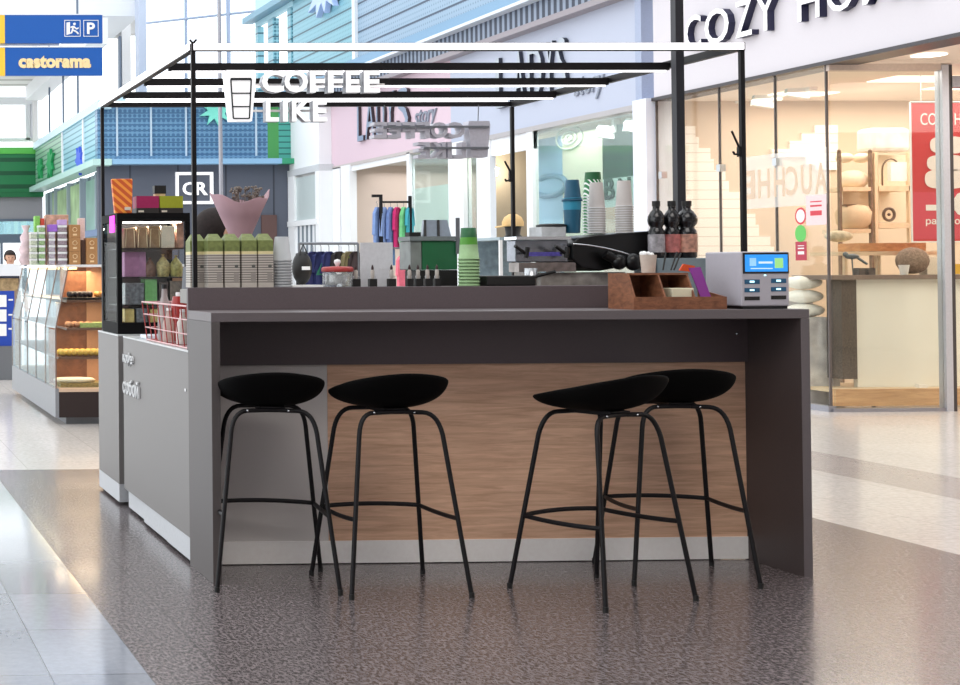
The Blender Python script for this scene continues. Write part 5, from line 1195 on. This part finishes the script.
for r in (.2, .11, .05): m.tube([(9.085, at(569, 140, X=9.085).y+r*1.6*math.cos(k*2*PI/24), at(569, 138, X=9.085).z+r*.7*math.sin(k*2*PI/24)) for k in range(25)], .012, 5)
tag(obj('window_emblem', m, mat('pale_ring_print', (206, 214, 200), .5), None), 'pale emblem of rings high on the window backdrop', 'emblem')

# ------------------------------------------------------------------ clothes rails
def garment(x, y, ztop, h_, w_, c, nm, rot, label, group, parent=None):
    t = thing('garment', (x, y, ztop-h_), label, 'garment', group)
    d = Vector((math.cos(rot), math.sin(rot), 0)); p = Vector((-math.sin(rot), math.cos(rot), 0)); m = MB(); vs = []
    prof_ = [(-.5, -.0), (-.5, -.75), (-.62, -.8), (-.5, -1), (.5, -1), (.5, 0)]
    sil = [(-.12, 0), (-.5, -.12), (-.62, -.55), (-.45, -.56), (-.42, -.3), (-.42, -1), (.42, -1), (.42, -.3), (.45, -.56), (.62, -.55), (.5, -.12), (.12, 0)]
    m.prism([Vector((x, y, ztop))+d*(u*w_)+Vector((0, 0, v*h_))-p*.02 for u, v in sil], p*.045)
    obj('cloth', m, mat('cloth_'+nm, c, .85, noise=.12, scale=18), t, .008)
    hk = Vector((x, y, ztop)); obj('hanger', MB().tube([hk, hk+Vector((0, 0, .05)), hk+p*.015+Vector((0, 0, .075)), hk+Vector((0, 0, .09))], .004, 5), grey, t)
    return t
# rail in the pink shop entrance
RYd = 21.0
rk = thing('clothes_rail', (at(385, 240, Y=RYd).x, RYd, 0), 'black clothes rail with a square top in the pink shop doorway', 'clothes rail')
a = at(380, 196, Y=RYd); b = at(410, 203, Y=RYd); zr = Z_at(395, 202, RYd)
obj('upright', MB().box(a.x-.02, a.x+.02, RYd-.05, RYd-.01, 0, a.z+.02), blackm, rk); obj('upright', MB().box(b.x-.02, b.x+.02, RYd-.02, RYd+.02, 0, a.z), blackm, rk)
obj('top_arm', MB().box(a.x-.13, a.x-.021, RYd-.05, RYd-.01, a.z-.02, a.z+.02), blackm, rk); obj('rail', MB().tube([(a.x, RYd, zr), (b.x, RYd, zr)], .015, 8), blackm, rk)
z0_ = Z_at(390, 207, RYd)
for i, (q, c, nm, l, hh) in enumerate(((377.5, (120, 146, 196), 'blue_a', 'blue shirt, outermost on the black rail in the pink shop', .74), (384, (140, 162, 208), 'blue_b', 'light blue shirt, second on the black rail', .78),
            (390, (112, 136, 188), 'blue_c', 'mid blue shirt, third on the black rail', .86), (396, (206, 44, 110), 'pink_a', 'bright pink shirt on the black rail', .62), (402, (120, 206, 140), 'mint', 'mint green shirt on the black rail', .98), (407.5, (70, 170, 190), 'aqua', 'aqua shirt, innermost on the black rail', .5))):
    c_ = at(q, 210, Y=RYd+.02+i*.02); garment(c_.x, RYd+.03, z0_, hh, .2, c, nm, .75, l, 'shirts on the black rail in the pink shop')
# low rail nearer, navy t-shirts
R2 = 15.0
rk = thing('clothes_rail', (at(330, 243, Y=R2).x, R2, 0), 'low dark clothes rail with navy t-shirts before the white shop', 'clothes rail')
a = at(299, 243.5, Y=R2); b = at(358, 243.5, Y=R2)
obj('rail', MB().tube([a, b], .014, 8), grey, rk)
for v in (a, b): obj('upright', MB().tube([(v.x, R2, 0), (v.x, R2, v.z)], .014, 8), grey, rk)
for i, (q, c, nm, l, hh, w_) in enumerate(((303, (28, 30, 36), 'ink', 'black top, leftmost on the low rail', .42, .19), (313, (40, 44, 92), 'navy_a', 'navy t-shirt left of the one with green print', .40, .2), (321, (34, 42, 90), 'navy_b', 'navy t-shirt with green print on the low rail', .40, .22), (329, (44, 50, 100), 'navy_c', 'navy t-shirt right of the one with green print', .42, .2),
            (339, (44, 40, 40), 'umber', 'dark brown top right of the navy t-shirts', .3, .18), (349, (130, 120, 86), 'khaki', 'khaki top on the low rail', .4, .18), (355, (60, 48, 50), 'plum', 'dark plum top, rightmost on the low rail', .42, .18))):
    c_ = at(q, 246, Y=R2); g = garment(c_.x, R2, a.z-.085, hh, w_, c, nm, .45, l, 'tops on the low rail')
    if nm == 'navy_b': obj('green_print', MB().obox((c_.x-.0, R2-.035, a.z-.27), (math.cos(.45), math.sin(.45), 0), (-math.sin(.45), math.cos(.45), 0), (.5, 0, 1), .05, .002, .07), mat('tee_green_print', (44, 120, 96), .7, noise=.3, scale=30), g)
    if nm == 'khaki': obj('lime_stripe', MB().obox((c_.x, R2-.035, a.z-.22), (math.cos(.45), math.sin(.45), 0), (-math.sin(.45), math.cos(.45), 0), (0, 0, 1), .02, .002, .08), mat('lime_print', (150, 200, 40), .6), g)
# backpack
c_ = at(302, 268, Y=14.4)
t = thing('backpack', (c_.x, 14.4, 0), 'black round backpack with a pale tag left of the navy t-shirts', 'backpack')
obj('bag_body', MB().ball((c_.x, 14.4, c_.z), .10, .08, .17, 16, 10), black, t); obj('pale_tag', MB().box(c_.x-.03, c_.x+.05, 14.30, 14.312, c_.z-.02, c_.z+.015), white, t)
obj('strap', MB().tube([(c_.x-.04, 14.35, c_.z+.14), (c_.x, 14.36, c_.z+.24), (c_.x+.04, 14.35, c_.z+.14)], .008, 6), black, t)
t2 = tag(obj('display_stand', MB().box(c_.x-.14, c_.x+.2, 14.3, 14.6, 0, c_.z-.171), mat('pale_display_stand', (206, 206, 204), .6), None), 'pale square stand carrying the black backpack', 'stand')
# pink top right of the white board
c_ = at(401, 260, Y=18); garment(c_.x, 18, Z_at(401, 256, 18), .45, .11, (226, 110, 130), 'coral', .3, 'coral pink top half hidden by the green machine', 'tops near the pink shop')
rk = thing('clothes_rail', (c_.x, 18, 0), 'short grey rail holding the coral pink top', 'clothes rail'); zz = Z_at(401, 256, 18)+.1
obj('rail', MB().tube([(c_.x-.2, 18, zz), (c_.x+.2, 18, zz)], .012, 6), grey, rk); obj('upright', MB().tube([(c_.x+.2, 18, 0), (c_.x+.2, 18, zz)], .012, 6), grey, rk)
# glass counter with cap on a black head stand
GY = 10.2
a, b, z0, z1 = pxrect(500, 237, 560, 290, GY)
t = thing('glass_display_case', ((a+b)/2, GY+.3, 0), 'glass display case with white edges behind the coffee machine', 'display case')
obj('plinth', MB().box(a, b, GY, GY+.45, 0, .9), white_wall, t); m = MB()
for x in (a, b-.02):
    for y in (GY, GY+.43): obj('edge_post', MB().box(x, x+.02, y, y+.02, .9005, z1-.021), white, t)
obj('glass_front', MB().box(a+.021, b-.021, GY+.006, GY+.012, .9005, z1-.021), clear, t); obj('top_frame', MB().box(a, b, GY, GY+.45, z1-.02, z1), mat('case_top', (150, 168, 176), .3), t)
obj('inner_back', MB().box(a+.02, b-.02, GY+.40, GY+.42, .9005, z1-.021), mat('case_back', (120, 138, 148), .4, noise=.4, scale=20), t)
c_ = at(513, 230, Y=GY+.2)
t = obj('head_stand', MB().lathe(c_.x, GY+.2, [(.07, 0), (.06, .01), (.05, .02), (.055, .07), (.06, .08)], 18, z1+.001), black, None); tag(t, 'black head shaped stand under the tan cap', 'stand')
t = thing('baseball_cap', (c_.x, GY+.2, z1+.085), 'tan baseball cap on a black stand behind the rear post', 'cap')
capm = mat('tan_cloth', (222, 186, 130), .8, noise=.05); zc = z1+.083
vs = [(.075, 0), (.075, .03), (.06, .065), (.03, .088), (.001, .093)]
obj('crown', MB().lathe(c_.x, GY+.2, vs, 20, zc, cap=False), capm, t)
obj('peak', MB().prism([(c_.x-.06, GY+.15, zc), (c_.x-.10, GY+.14, zc-.006), (c_.x-.125, GY+.18, zc-.01), (c_.x-.125, GY+.22, zc-.01), (c_.x-.10, GY+.26, zc-.006), (c_.x-.06, GY+.25, zc)], (0, 0, .008)), capm, t)
obj('button', MB().ball((c_.x, GY+.2, zc+.094), .008), capm, t)

# ------------------------------------------------------------------ leaf and burst emblems on the gallery
def burst(label, cx_, cy_, r, X=None, Y=None, m=None, spikes=9, jag=.55, squash=1.0, dep=.06, seed=1):
    rnd = random.Random(seed); c_ = at(cx_, cy_, X=X, Y=Y); pts_ = []
    for k in range(spikes*2):
        a_ = 2*PI*k/(spikes*2); rr = r*(1 if k % 2 == 0 else jag)*rnd.uniform(.8, 1.1)
        if X is not None: pts_.append((c_.x, c_.y+rr*math.cos(a_), c_.z+rr*squash*math.sin(a_)))
        else: pts_.append((c_.x+rr*math.cos(a_), c_.y, c_.z+rr*squash*math.sin(a_)))
    d = (dep, 0, 0) if X is not None else (0, dep, 0)
    return tag(obj('burst_emblem', MB().prism(pts_, d), m, None), label, 'emblem')
burst('mint green spiky burst emblem on the blue gallery panel', 216, 110, .30, Y=26.82, m=mat('mint_emblem', (130, 226, 206), .5), seed=3)
burst('pale blue spiky burst emblem on the upper teal gallery', 322, -16, .9, X=8.6, m=mat('periwinkle_emblem', (176, 196, 236), .5), spikes=11, squash=.75, dep=.1, seed=5)
ge = mat('emerald_emblem', (40, 160, 96), .5)
burst('left green leaf emblem on the green gallery side', 39, 168, .5, X=4.8, m=ge, spikes=6, squash=.6, seed=8)
burst('right green leaf emblem on the green gallery side', 49, 163, .55, X=4.8, m=ge, spikes=7, squash=.75, seed=9)
burst('royal blue leaf emblem on the aqua gallery side', 78, 160, .42, X=4.8, m=mat('royal_blue_emblem', (64, 96, 214), .5), spikes=7, squash=.8, seed=12)

# ------------------------------------------------------------------ pastry stand at the left
SX, SY0, SY1 = 1.775, 11.9, 14.9; RX = 3.4
ps = thing('pastry_stand', ((SX+RX)/2, 13.8, 0), 'long glass pastry stand with brown inside and grey base at left', 'display counter')
gbm = mat('stand_grey', (128, 130, 135), .45); umb = mat('umber_base', (36, 20, 18), .5); pb_ = wood('perforated_brown', (150, 96, 66), (116, 70, 46), (8, 8, 8))
obj('toe_kick', MB().box(SX+.1, RX, SY0+.08, SY1, 0, .058), mat('toe_kick_grey', (120, 122, 126), .5), ps)
obj('base_side', MB().box(SX, SX+.03, SY0, SY1, .06, .30), gbm, ps)
obj('base_front', MB().box(SX+.031, RX, SY0, SY0+.03, .06, .27), umb, ps)
obj('deck', MB().box(SX+.031, RX, SY0, SY1, .271, .30), mat('deck_warm', (206, 176, 150), .4), ps)
xt = 1.888
for z_a, z_b, xa_ in ((.301, .541, SX+.03), (.561, .781, SX+.03), (.801, 1.011, SX+.1), (1.031, 1.304, xt+.02)):
    obj('divider_panel', MB().box(xa_, SX+.36, 12.46, 12.49, z_a, z_b), pb_, ps); obj('divider_edge', MB().box(SX+.361, RX, 12.46, 12.49, z_a, z_b), mat('pale_tan_edge', (206, 156, 120), .5), ps)
    area('pastry_shelf_fill', (2.08, 12.15, z_b-.004), (0, 0, 0), .55, .25, 2.6, (1, .78, .55))  # added fill lamp per shelf, brightens the dim inside
for z in (.56, .80, 1.03):
    obj('shelf', MB().box(SX+.03 if z < .8 else SX+.1, RX, SY0+.01, SY1-.02, z-.018, z), mat('shelf_bronze', (110, 76, 60), .4), ps)
obj('top_slab', MB().box(xt-.02, RX, SY0, SY1, 1.305, 1.325), mat('stand_white_top', (224, 224, 224), .4), ps)
NP = 5; dy = (SY1-SY0)/NP
gst_ = glass('stand_glass', (240, 248, 250), .14, .03, .12, (220, 232, 236))
for k in range(NP):
    y0 = SY0+k*dy+.012; y1 = y0+dy-.024
    obj('lower_glass', MB().box(SX+.002, SX+.008, y0, y1, .305, .785), gst_, ps)
    obj('slanted_glass', MB().prism([(SX+.004, y0, .795), (SX+.004, y1, .795), (xt, y1, 1.30), (xt, y0, 1.30)], (.006, 0, 0)), gst_, ps)
for k in range(NP+1):
    y = SY0+k*dy; obj('glass_post', MB().box(SX, SX+.012, y-.01, y+.01, .30, .79).prism([(SX, y-.008, .79), (SX, y+.008, .79), (xt-.004, y+.008, 1.304), (xt-.004, y-.008, 1.304)], (.010, 0, 0)), mat('bronze_frame2', (128, 106, 96), .4, .4), ps)
obj('front_glass', MB().prism([(SX+.02, SY0+.004, .305), (RX, SY0+.004, .305), (RX, SY0+.004, 1.30), (xt+.01, SY0+.004, 1.30), (SX+.02, SY0+.004, .79)], (0, .005, 0)), clear, ps)
obj('lamp_strip', MB().box(xt+.05, xt+.09, SY0+.1, SY1-.1, 1.285, 1.303), mat('warm_lamp', (255, 214, 150), .5, emis=3), ps)
area('pastry_stand_lamp', (SX+.3, 13.6, 1.27), (0, 0, 0), .2, 3.4, 26, (1, .78, .52))
def loaf_row(x0, x1, y0, z, n, c, nm, label, cat, r=.035, per=2):
    m = mat('bake_'+nm, c, .6, noise=.25, scale=30); o0 = None; i = 0
    for k in range(n):
        for j in range(per):
            x = x0+(x1-x0)*(k+.5)/n; y = y0+j*.14
            if o0 is None: o0 = obj('pastry', MB().ball((0, 0, 0), r, r*1.5, r*.8, 10, 7), m, None, base=(0, 0, 0)); o = o0
            else: o = o0.copy(); C.objects.link(o)
            o.location = (x, y, z+r*.8); tag(o, label, 'pastry', cat)
loaf_row(SX+.06, SX+.48, 12.0, .5605, 9, (236, 176, 72), 'corn', 'golden pastry on the middle shelf of the pastry stand', 'golden pastries on the middle shelf', .036)
loaf_row(SX+.12, SX+.34, 12.0, .8005, 4, (206, 142, 96), 'rose', 'pinkish brown pastry on the third shelf of the pastry stand', 'pinkish pastries on the third shelf', .03)
t = obj('flat_bread', MB().lathe(SX+.2, 12.15, [(.13, 0), (.15, .015), (.13, .03)], 24, .338, sx=1.2), mat('cream_bread', (242, 226, 198), .6), None); tag(t, 'flat round cream bread on the lowest deck of the stand', 'bread')
t = obj('salad_tray', MB().box(SX+.06, SX+.42, 12.0, 12.3, .3015, .336), mat('green_brown_salad', (150, 130, 76), .5, noise=.5, scale=60), None); tag(t, 'tray of green and brown food under the cream bread', 'tray')
t = obj('lettuce_tray', MB().box(SX+.22, SX+.46, 11.95, 12.2, .8015, .84), mat('lime_salad', (176, 190, 110), .6, noise=.3, scale=50), None); tag(t, 'tray of pale green salad on the third shelf', 'tray')
t = obj('cake_tray', MB().box(xt+.0, xt+.5, 11.95, 12.25, 1.0315, 1.05), black, None); tag(t, 'black tray of dark berries on the top shelf', 'tray')
for row, (c, nm, x_0, x_1, l) in enumerate((((40, 24, 28), 'berry', xt+.02, xt+.22, 'dark berry cake on the black tray'), ((214, 140, 60), 'amberc', xt+.25, xt+.48, 'amber glazed cake on the black tray'))):
    o0 = None
    for k in range(5):
        for j in range(2):
            x = x_0+(x_1-x_0)*(k+.5)/5; y = 12.0+j*.1
            if o0 is None: o0 = obj('cake', MB().ball((0, 0, 0), .024, .03, .026, 10, 7), mat('cake_'+nm, c, .5, noise=.3, scale=60), None, base=(0, 0, 0)); o = o0
            else: o = o0.copy(); C.objects.link(o)
            o.location = (x, y, 1.0505+.026); tag(o, l, 'cake', ('dark berry cakes', 'amber glazed cakes')[row])
# boxes and packs on top of the stand
TZ = 1.3255; TY = 12.1
def tb_(name, a, b, top, bot, m, label, cat, group=None, Y=TY, dep=.16, bev=.002):
    x0 = X_at(a, Y, 240); x1 = X_at(b, Y, 240); z0 = TZ if bot is None else Z_at((a+b)/2, bot, Y)
    return tag(obj(name, MB().box(x0, x1, Y, Y+dep, z0, Z_at((a+b)/2, top, Y)), m, None, bev), label, cat, group)
kf = mat('brown_cake_box', (166, 120, 74), .7, noise=.04); kfl = mat('box_print', (222, 190, 146), .7)
zz_ = [TZ, 1.433, 1.546]; hb_ = .112
def cakebox(px, lvl, label):
    x0, x1 = X_at(px, TY, 250), X_at(px+11, TY, 250); z = TZ+lvl*(hb_+.001)
    t = thing('cake_box', ((x0+x1)/2, TY+.07, z), label, 'box', 'brown cake boxes on the pastry stand')
    obj('carton', MB().box(x0, x1, TY, TY+.15, z, z+hb_), kf, t, .002)
    m = MB(); m.box(x0+.03, x1-.03, TY-.001, TY, z+.02, z+.035); c0_ = ((x0+x1)/2, TY-.0005, z+.07)
    m.tube([(c0_[0]+.018*math.cos(k*PI/6), c0_[1], c0_[2]+.018*math.sin(k*PI/6)) for k in range(13)], .003, 4); obj('print', m, kfl, t)
for l, v in enumerate(('bottom', 'middle', 'topmost')): cakebox(69.5, l, 'brown cake box, %s of the stack of three on the pastry stand' % v)
for l, v in enumerate(('lower', 'upper')): cakebox(86.5, l, 'brown cake box, %s of the stack of two near the canopy post' % v)
packs = [(31, 6, (190, 206, 176), 'sage', 5), (39, 6, (150, 178, 130), 'leaf', 6), (49, 6, (176, 168, 178), 'mauve', 5), (58, 9, (150, 136, 144), 'berry2', 6)]
for (px, w_, c, nm, n) in packs:
    for k in range(n):
        Y = TY+.03; x0, x1 = X_at(px, Y, 250), X_at(px+w_, Y, 250); z = TZ+k*.056
        t = thing('snack_pack', ((x0+x1)/2, Y, z), 'clear pack of %s food, %s from the bottom of its pile' % ({'sage': 'pale sage', 'leaf': 'leaf green', 'mauve': 'mauve', 'berry2': 'dark berry'}[nm], ordn[k]), 'pack', 'clear food packs piled on the pastry stand')
        obj('tub', MB().box(x0, x1, Y, Y+.12, z, z+.036), mat('pack_'+nm, c, .3, noise=.4, scale=70), t, .003); obj('lid', MB().box(x0-.002, x1+.002, Y-.002, Y+.122, z+.0362, z+.054), mat('pack_lid', (226, 228, 228), .2, noise=.08, scale=30), t)
zb_ = TZ+5*.056+.001
t = tag(obj('purple_box', MB().box(X_at(49, TY+.03, 240), X_at(57.5, TY+.03, 240), TY+.03, TY+.15, zb_, zb_+.06), mat('violet_card', (150, 100, 196), .5), None, .002), 'violet box on top of the mauve pack pile', 'box')
zc_ = TZ+6*.056+.001
t = tag(obj('purple_box', MB().box(X_at(59, TY+.03, 240), X_at(67, TY+.03, 240), TY+.03, TY+.15, zc_, zc_+.045), mat('lavender_card', (190, 160, 210), .5), None, .002), 'lavender box on top of the dark berry pack pile', 'box')
t = tag(obj('salmon_tray', MB().box(X_at(46, TY+.2, 230), X_at(68.5, TY+.2, 230), TY+.2, TY+.36, TZ, TZ+.43), mat('salmon_print', (222, 156, 130), .5, noise=.4, scale=26), None, .003), 'tall carton with orange printed top behind the pack piles', 'carton')
t = tag(obj('green_bag', MB().box(X_at(35, TY+.2, 230), X_at(40, TY+.2, 230), TY+.2, TY+.3, TZ, TZ+.42), mat('fresh_green', (130, 190, 90), .6, noise=.2), None, .003), 'fresh green pack standing behind the leaf green pile', 'pack')
t = tag(obj('red_bag', MB().box(X_at(40.5, TY+.2, 230), X_at(44.5, TY+.2, 230), TY+.2, TY+.3, TZ, TZ+.40), mat('tomato_red', (196, 70, 50), .6, noise=.2), None, .003), 'small tomato red pack beside the fresh green pack', 'pack')
t = tag(obj('plastic_bag', MB().lathe(X_at(26, TY+.25, 240), TY+.25, [(.045, 0), (.07, .04), (.055, .09), (.07, .13), (.045, .19), (.055, .24), (.02, .29), (.04, .34)], 9, TZ+.001), mat('wrap_white_pink', (216, 190, 194), .3, noise=.25, scale=16), None), 'crumpled whitish plastic bag at the left end of the packs', 'bag')
t = tag(obj('white_roll', MB().box(X_at(79, TY+.2, 230), X_at(85, TY+.2, 230), TY+.2, TY+.3, TZ, TZ+.4), mat('pale_rose_pack', (226, 196, 190), .6, noise=.1), None, .003), 'pale rose pack standing between the two brown box stacks', 'pack')
t = tag(obj('brown_pack', MB().box(X_at(81, TY+.05, 230), X_at(86, TY+.05, 230), TY+.05, TY+.15, TZ, TZ+.21), mat('umber_pack', (92, 66, 54), .6, noise=.2), None, .003), 'dark brown pack between the two brown box stacks', 'pack')

# second stand further back, white counter with brown goods and a blue information board
Y2_ = 17.4
a, b, z0, z1 = pxrect(-30, 264, 24, 276, Y2_)
ms = thing('market_stand', ((a+b)/2, Y2_+.4, 0), 'white topped stand with brown goods far left behind the pastry stand', 'stand')
obj('top_box', MB().box(a, b, Y2_, Y2_+.9, z0, z1), white_wall, ms); obj('body', MB().box(a+.03, b-.03, Y2_+.05, Y2_+.85, 0, Z_at(0, 291, Y2_)), mat('stand_taupe', (150, 130, 110), .6), ms)
obj('corner_post', MB().box(b-.05, b-.02, Y2_+.02, Y2_+.05, Z_at(0, 291, Y2_)+.001, z0-.001), white, ms)
gd = obj('bread_goods', MB().box(a+.05, b-.06, Y2_+.06, Y2_+.8, Z_at(0, 291, Y2_)+.001, z0-.03), mat('sesame_brown', (172, 146, 106), .8, noise=.4, scale=22), None); tag(gd, 'heap of sesame brown goods inside the white topped stand', 'goods', kind='stuff')
a, b, z0, z1 = pxrect(-25, 291, 14.5, 346, 16.9)
ib = thing('information_board', ((a+b)/2, 16.9, z0), 'royal blue information board with three white fields at left edge', 'board')
obj('panel', MB().box(a, b, 16.9, 16.95, z0, z1), mat('royal_blue', (24, 66, 168), .5), ib); obj('foot', MB().box(a, b, 16.85, 17.0, 0, z0-.001), grey, ib)
for (ya, yb_) in ((295, 307), (309.5, 321.5), (324, 336)):
    k = hbox(-6, ya, 6.5, yb_, 16.892, .006); obj('white_field', k, white, ib)
m = MB()
for ya in (299, 314, 328): hbox(8.5, ya, 13, ya+1.6, 16.892, .006, m); obj('text_line', m, white, ib); m = MB()

# ------------------------------------------------------------------ people
def person(loc, H, facing, shirt, trousers, hairc, skin, label, arms):
    t = thing('person', loc, label, 'person'); s_ = H/1.75
    J = {'pel': (0, 0, .95), 'wa': (0, 0, 1.08), 'ch': (0, -.01, 1.30), 'nk': (0, 0, 1.47), 'hd0': (0, .0, 1.54), 'hd': (0, .015, 1.64), 'tp': (0, .0, 1.70)}
    for sx, n in ((-1, 'l'), (1, 'r')):
        J['hp'+n] = (sx*.10, 0, .90); J['kn'+n] = (sx*.11, .02, .50); J['an'+n] = (sx*.11, -.02, .10); J['to'+n] = (sx*.12, .13, .035)
        J['sh'+n] = (sx*.19, 0, 1.41); J['el'+n] = tuple(arms[0][i]*(sx if i == 0 else 1) for i in range(3)); J['wr'+n] = tuple(arms[1][i]*(sx if i == 0 else 1) for i in range(3))
    R_ = {'pel': .15, 'wa': .13, 'ch': .125, 'nk': .058, 'hd0': .062, 'hd': .092, 'tp': .075, 'hp': .10, 'kn': .062, 'an': .042, 'to': .035, 'sh': .07, 'el': .045, 'wr': .03}
    E = [('pel', 'wa'), ('wa', 'ch'), ('ch', 'nk'), ('nk', 'hd0'), ('hd0', 'hd'), ('hd', 'tp')]
    for n in 'lr': E += [('pel', 'hp'+n), ('hp'+n, 'kn'+n), ('kn'+n, 'an'+n), ('an'+n, 'to'+n), ('ch', 'sh'+n), ('sh'+n, 'el'+n), ('el'+n, 'wr'+n)]
    keys = list(J); verts = [Vector(J[k])*s_ for k in keys]; rad = [R_.get(k, R_.get(k[:-1], .05))*s_ for k in keys]; edges = [(keys.index(a), keys.index(b)) for a, b in E]
    for sx, n in ((-1, 'l'), (1, 'r')):      # palm and five fingers
        w_ = Vector(J['wr'+n])*s_; d = (w_-Vector(J['el'+n])*s_).normalized(); side_ = Vector((1, 0, 0)) if abs(d.x) < .8 else Vector((0, 1, 0)); up_ = d.cross(side_).normalized()
        palm = w_+d*.07*s_; verts.append(palm); rad.append(.032*s_); edges.append((keys.index('wr'+n), len(verts)-1)); pi_ = len(verts)-1
        for f in range(4):
            o_ = side_*((f-1.5)*.021*s_); L1 = (.055, .062, .058, .045)[f]*s_
            verts.append(palm+o_+d*.035*s_); rad.append(.009*s_); edges.append((pi_, len(verts)-1))
            verts.append(palm+o_+d*(.035*s_+L1*.6)-up_*.008*s_); rad.append(.008*s_); edges.append((len(verts)-2, len(verts)-1))
            verts.append(palm+o_+d*(.035*s_+L1)-up_*.025*s_); rad.append(.007*s_); edges.append((len(verts)-2, len(verts)-1))
        verts.append(w_+d*.04*s_-side_*sx*.035*s_); rad.append(.011*s_); edges.append((keys.index('wr'+n), len(verts)-1))
        verts.append(w_+d*.08*s_-side_*sx*.052*s_); rad.append(.009*s_); edges.append((len(verts)-2, len(verts)-1))
    me = bpy.data.meshes.new('body'); me.from_pydata(verts, edges, []); b = bpy.data.objects.new('body', me); C.objects.link(b)
    sk = b.modifiers.new('skin', 'SKIN'); sk.use_smooth_shade = True
    for i, v in enumerate(me.skin_vertices[0].data): v.radius = (rad[i]*1.05, rad[i]*(.72 if keys[i:i+1] and keys[i] in ('pel', 'wa', 'ch') else 1.0)); v.use_root = (i == 0)
    ss = b.modifiers.new('sub', 'SUBSURF'); ss.levels = 1; ss.render_levels = 2
    me.materials.append(skin); b.parent = t
    # clothing as shaped shells around the torso, arms and legs
    m = MB()
    m.lathe(0, 0, [(.165, .93), (.15, 1.05), (.155, 1.2), (.168, 1.33), (.155, 1.40), (.09, 1.465), (.065, 1.48)], 20, sx=1, sy=.72)
    m.v = [v*s_ for v in m.v]
    for n in 'lr':
        a_, b_, c_ = Vector(J['sh'+n])*s_, Vector(J['el'+n])*s_, Vector(J['wr'+n])*s_; m.tube([a_+Vector((0, 0, .01)), a_.lerp(b_, .5), b_, b_.lerp(c_, .4)], .078*s_, 12, .056*s_)
    o = obj('shirt', m, shirt, t, base=None); 
    m = MB()
    m.lathe(0, 0, [(.12, .82), (.16, .86), (.162, .97)], 20, sx=1, sy=.75); m.v = [v*s_ for v in m.v]
    for n in 'lr': m.tube([Vector(J[k+n])*s_ for k in ('hp', 'kn', 'an')], .095*s_, 14, .062*s_)
    obj('trousers', m, trousers, t)
    m = MB()
    for n in 'lr': c_ = Vector(J['an'+n])*s_; m.ball(c_+Vector((0, .06, -.055))*s_, .05*s_, .13*s_, .05*s_, 12, 8)
    obj('shoes', m, black, t)
    m = MB().ball(Vector((0, -.012, 1.655))*s_, .088*s_, .105*s_, .098*s_, 18, 12)
    keep = [i for i, f in enumerate(m.f) if not (sum(m.v[k].y for k in f)/len(f) > .035*s_ and sum(m.v[k].z for k in f)/len(f) < 1.68*s_) and sum(m.v[k].z for k in f)/len(f) > 1.565*s_]
    m.f = [m.f[i] for i in keep]; m.mi = [0]*len(keep); m.sm = [True]*len(keep)
    h_ = obj('hair', m, hairc, t); q = h_.modifiers.new('solid', 'SOLIDIFY'); q.thickness = .014; q.offset = 1
    m = MB().use(skin)
    for sx in (-1, 1): m.ball(Vector((sx*.092, .0, 1.625))*s_, .014*s_, .02*s_, .032*s_, 10, 8)
    m.ball(Vector((0, .112, 1.61))*s_, .012*s_, .02*s_, .026*s_, 10, 8)
    m.use(mat('eye_dark', (40, 30, 26), .4))
    for sx in (-1, 1): m.ball(Vector((sx*.033, .098, 1.64))*s_, .011*s_, .008*s_, .007*s_, 8, 6)
    m.use(mat('lip', (176, 106, 96), .5)).ball(Vector((0, .098, 1.575))*s_, .024*s_, .008*s_, .007*s_, 10, 6)
    obj('face', m, None, t)
    for ch in [q for q in C.objects if q.parent == t and q.name != b.name]:
        ch.data.transform(Matrix.Translation(Vector(loc)))   # children were built in the person's own space
    t.rotation_euler = (0, 0, facing); return t
skin_ = mat('skin', (206, 160, 134), .6, noise=.03)
hp = at(216, 226, Y=7.35)
person((hp.x+.0, 7.35, 0), (hp.z+.09)/1.0/1.0*1.0-.01, -1.2, mat('grey_shirt', (120, 122, 126), .8), mat('dark_trousers', (50, 52, 60), .8), mat('dark_hair', (38, 28, 26), .85, noise=.3, scale=60), skin_,
       'dark haired person behind the flower bouquet, looking to the right', ((.225, -.02, 1.12), (.23, .05, .87)))
fp = at(10, 252, Y=21.5)
person((fp.x, 21.5, 0), fp.z+.02, PI, mat('navy_shirt', (36, 40, 56), .8), mat('dark_trousers', (50, 52, 60)), mat('dark_hair', (38, 28, 26)), skin_,
       'distant dark clothed person behind the white topped stand', ((.25, -.02, 1.14), (.26, .06, .88)))

fpx = at(221, 120, Y=20)
tag(obj('flag_pole', MB().tube([(fpx.x, 20, 0), (fpx.x-.02, 20, 7)], .028, 8), mat('pole_grey', (160, 160, 168), .4, .3), None), 'tall thin grey pole behind the canopy, left of the cup symbol', 'pole')
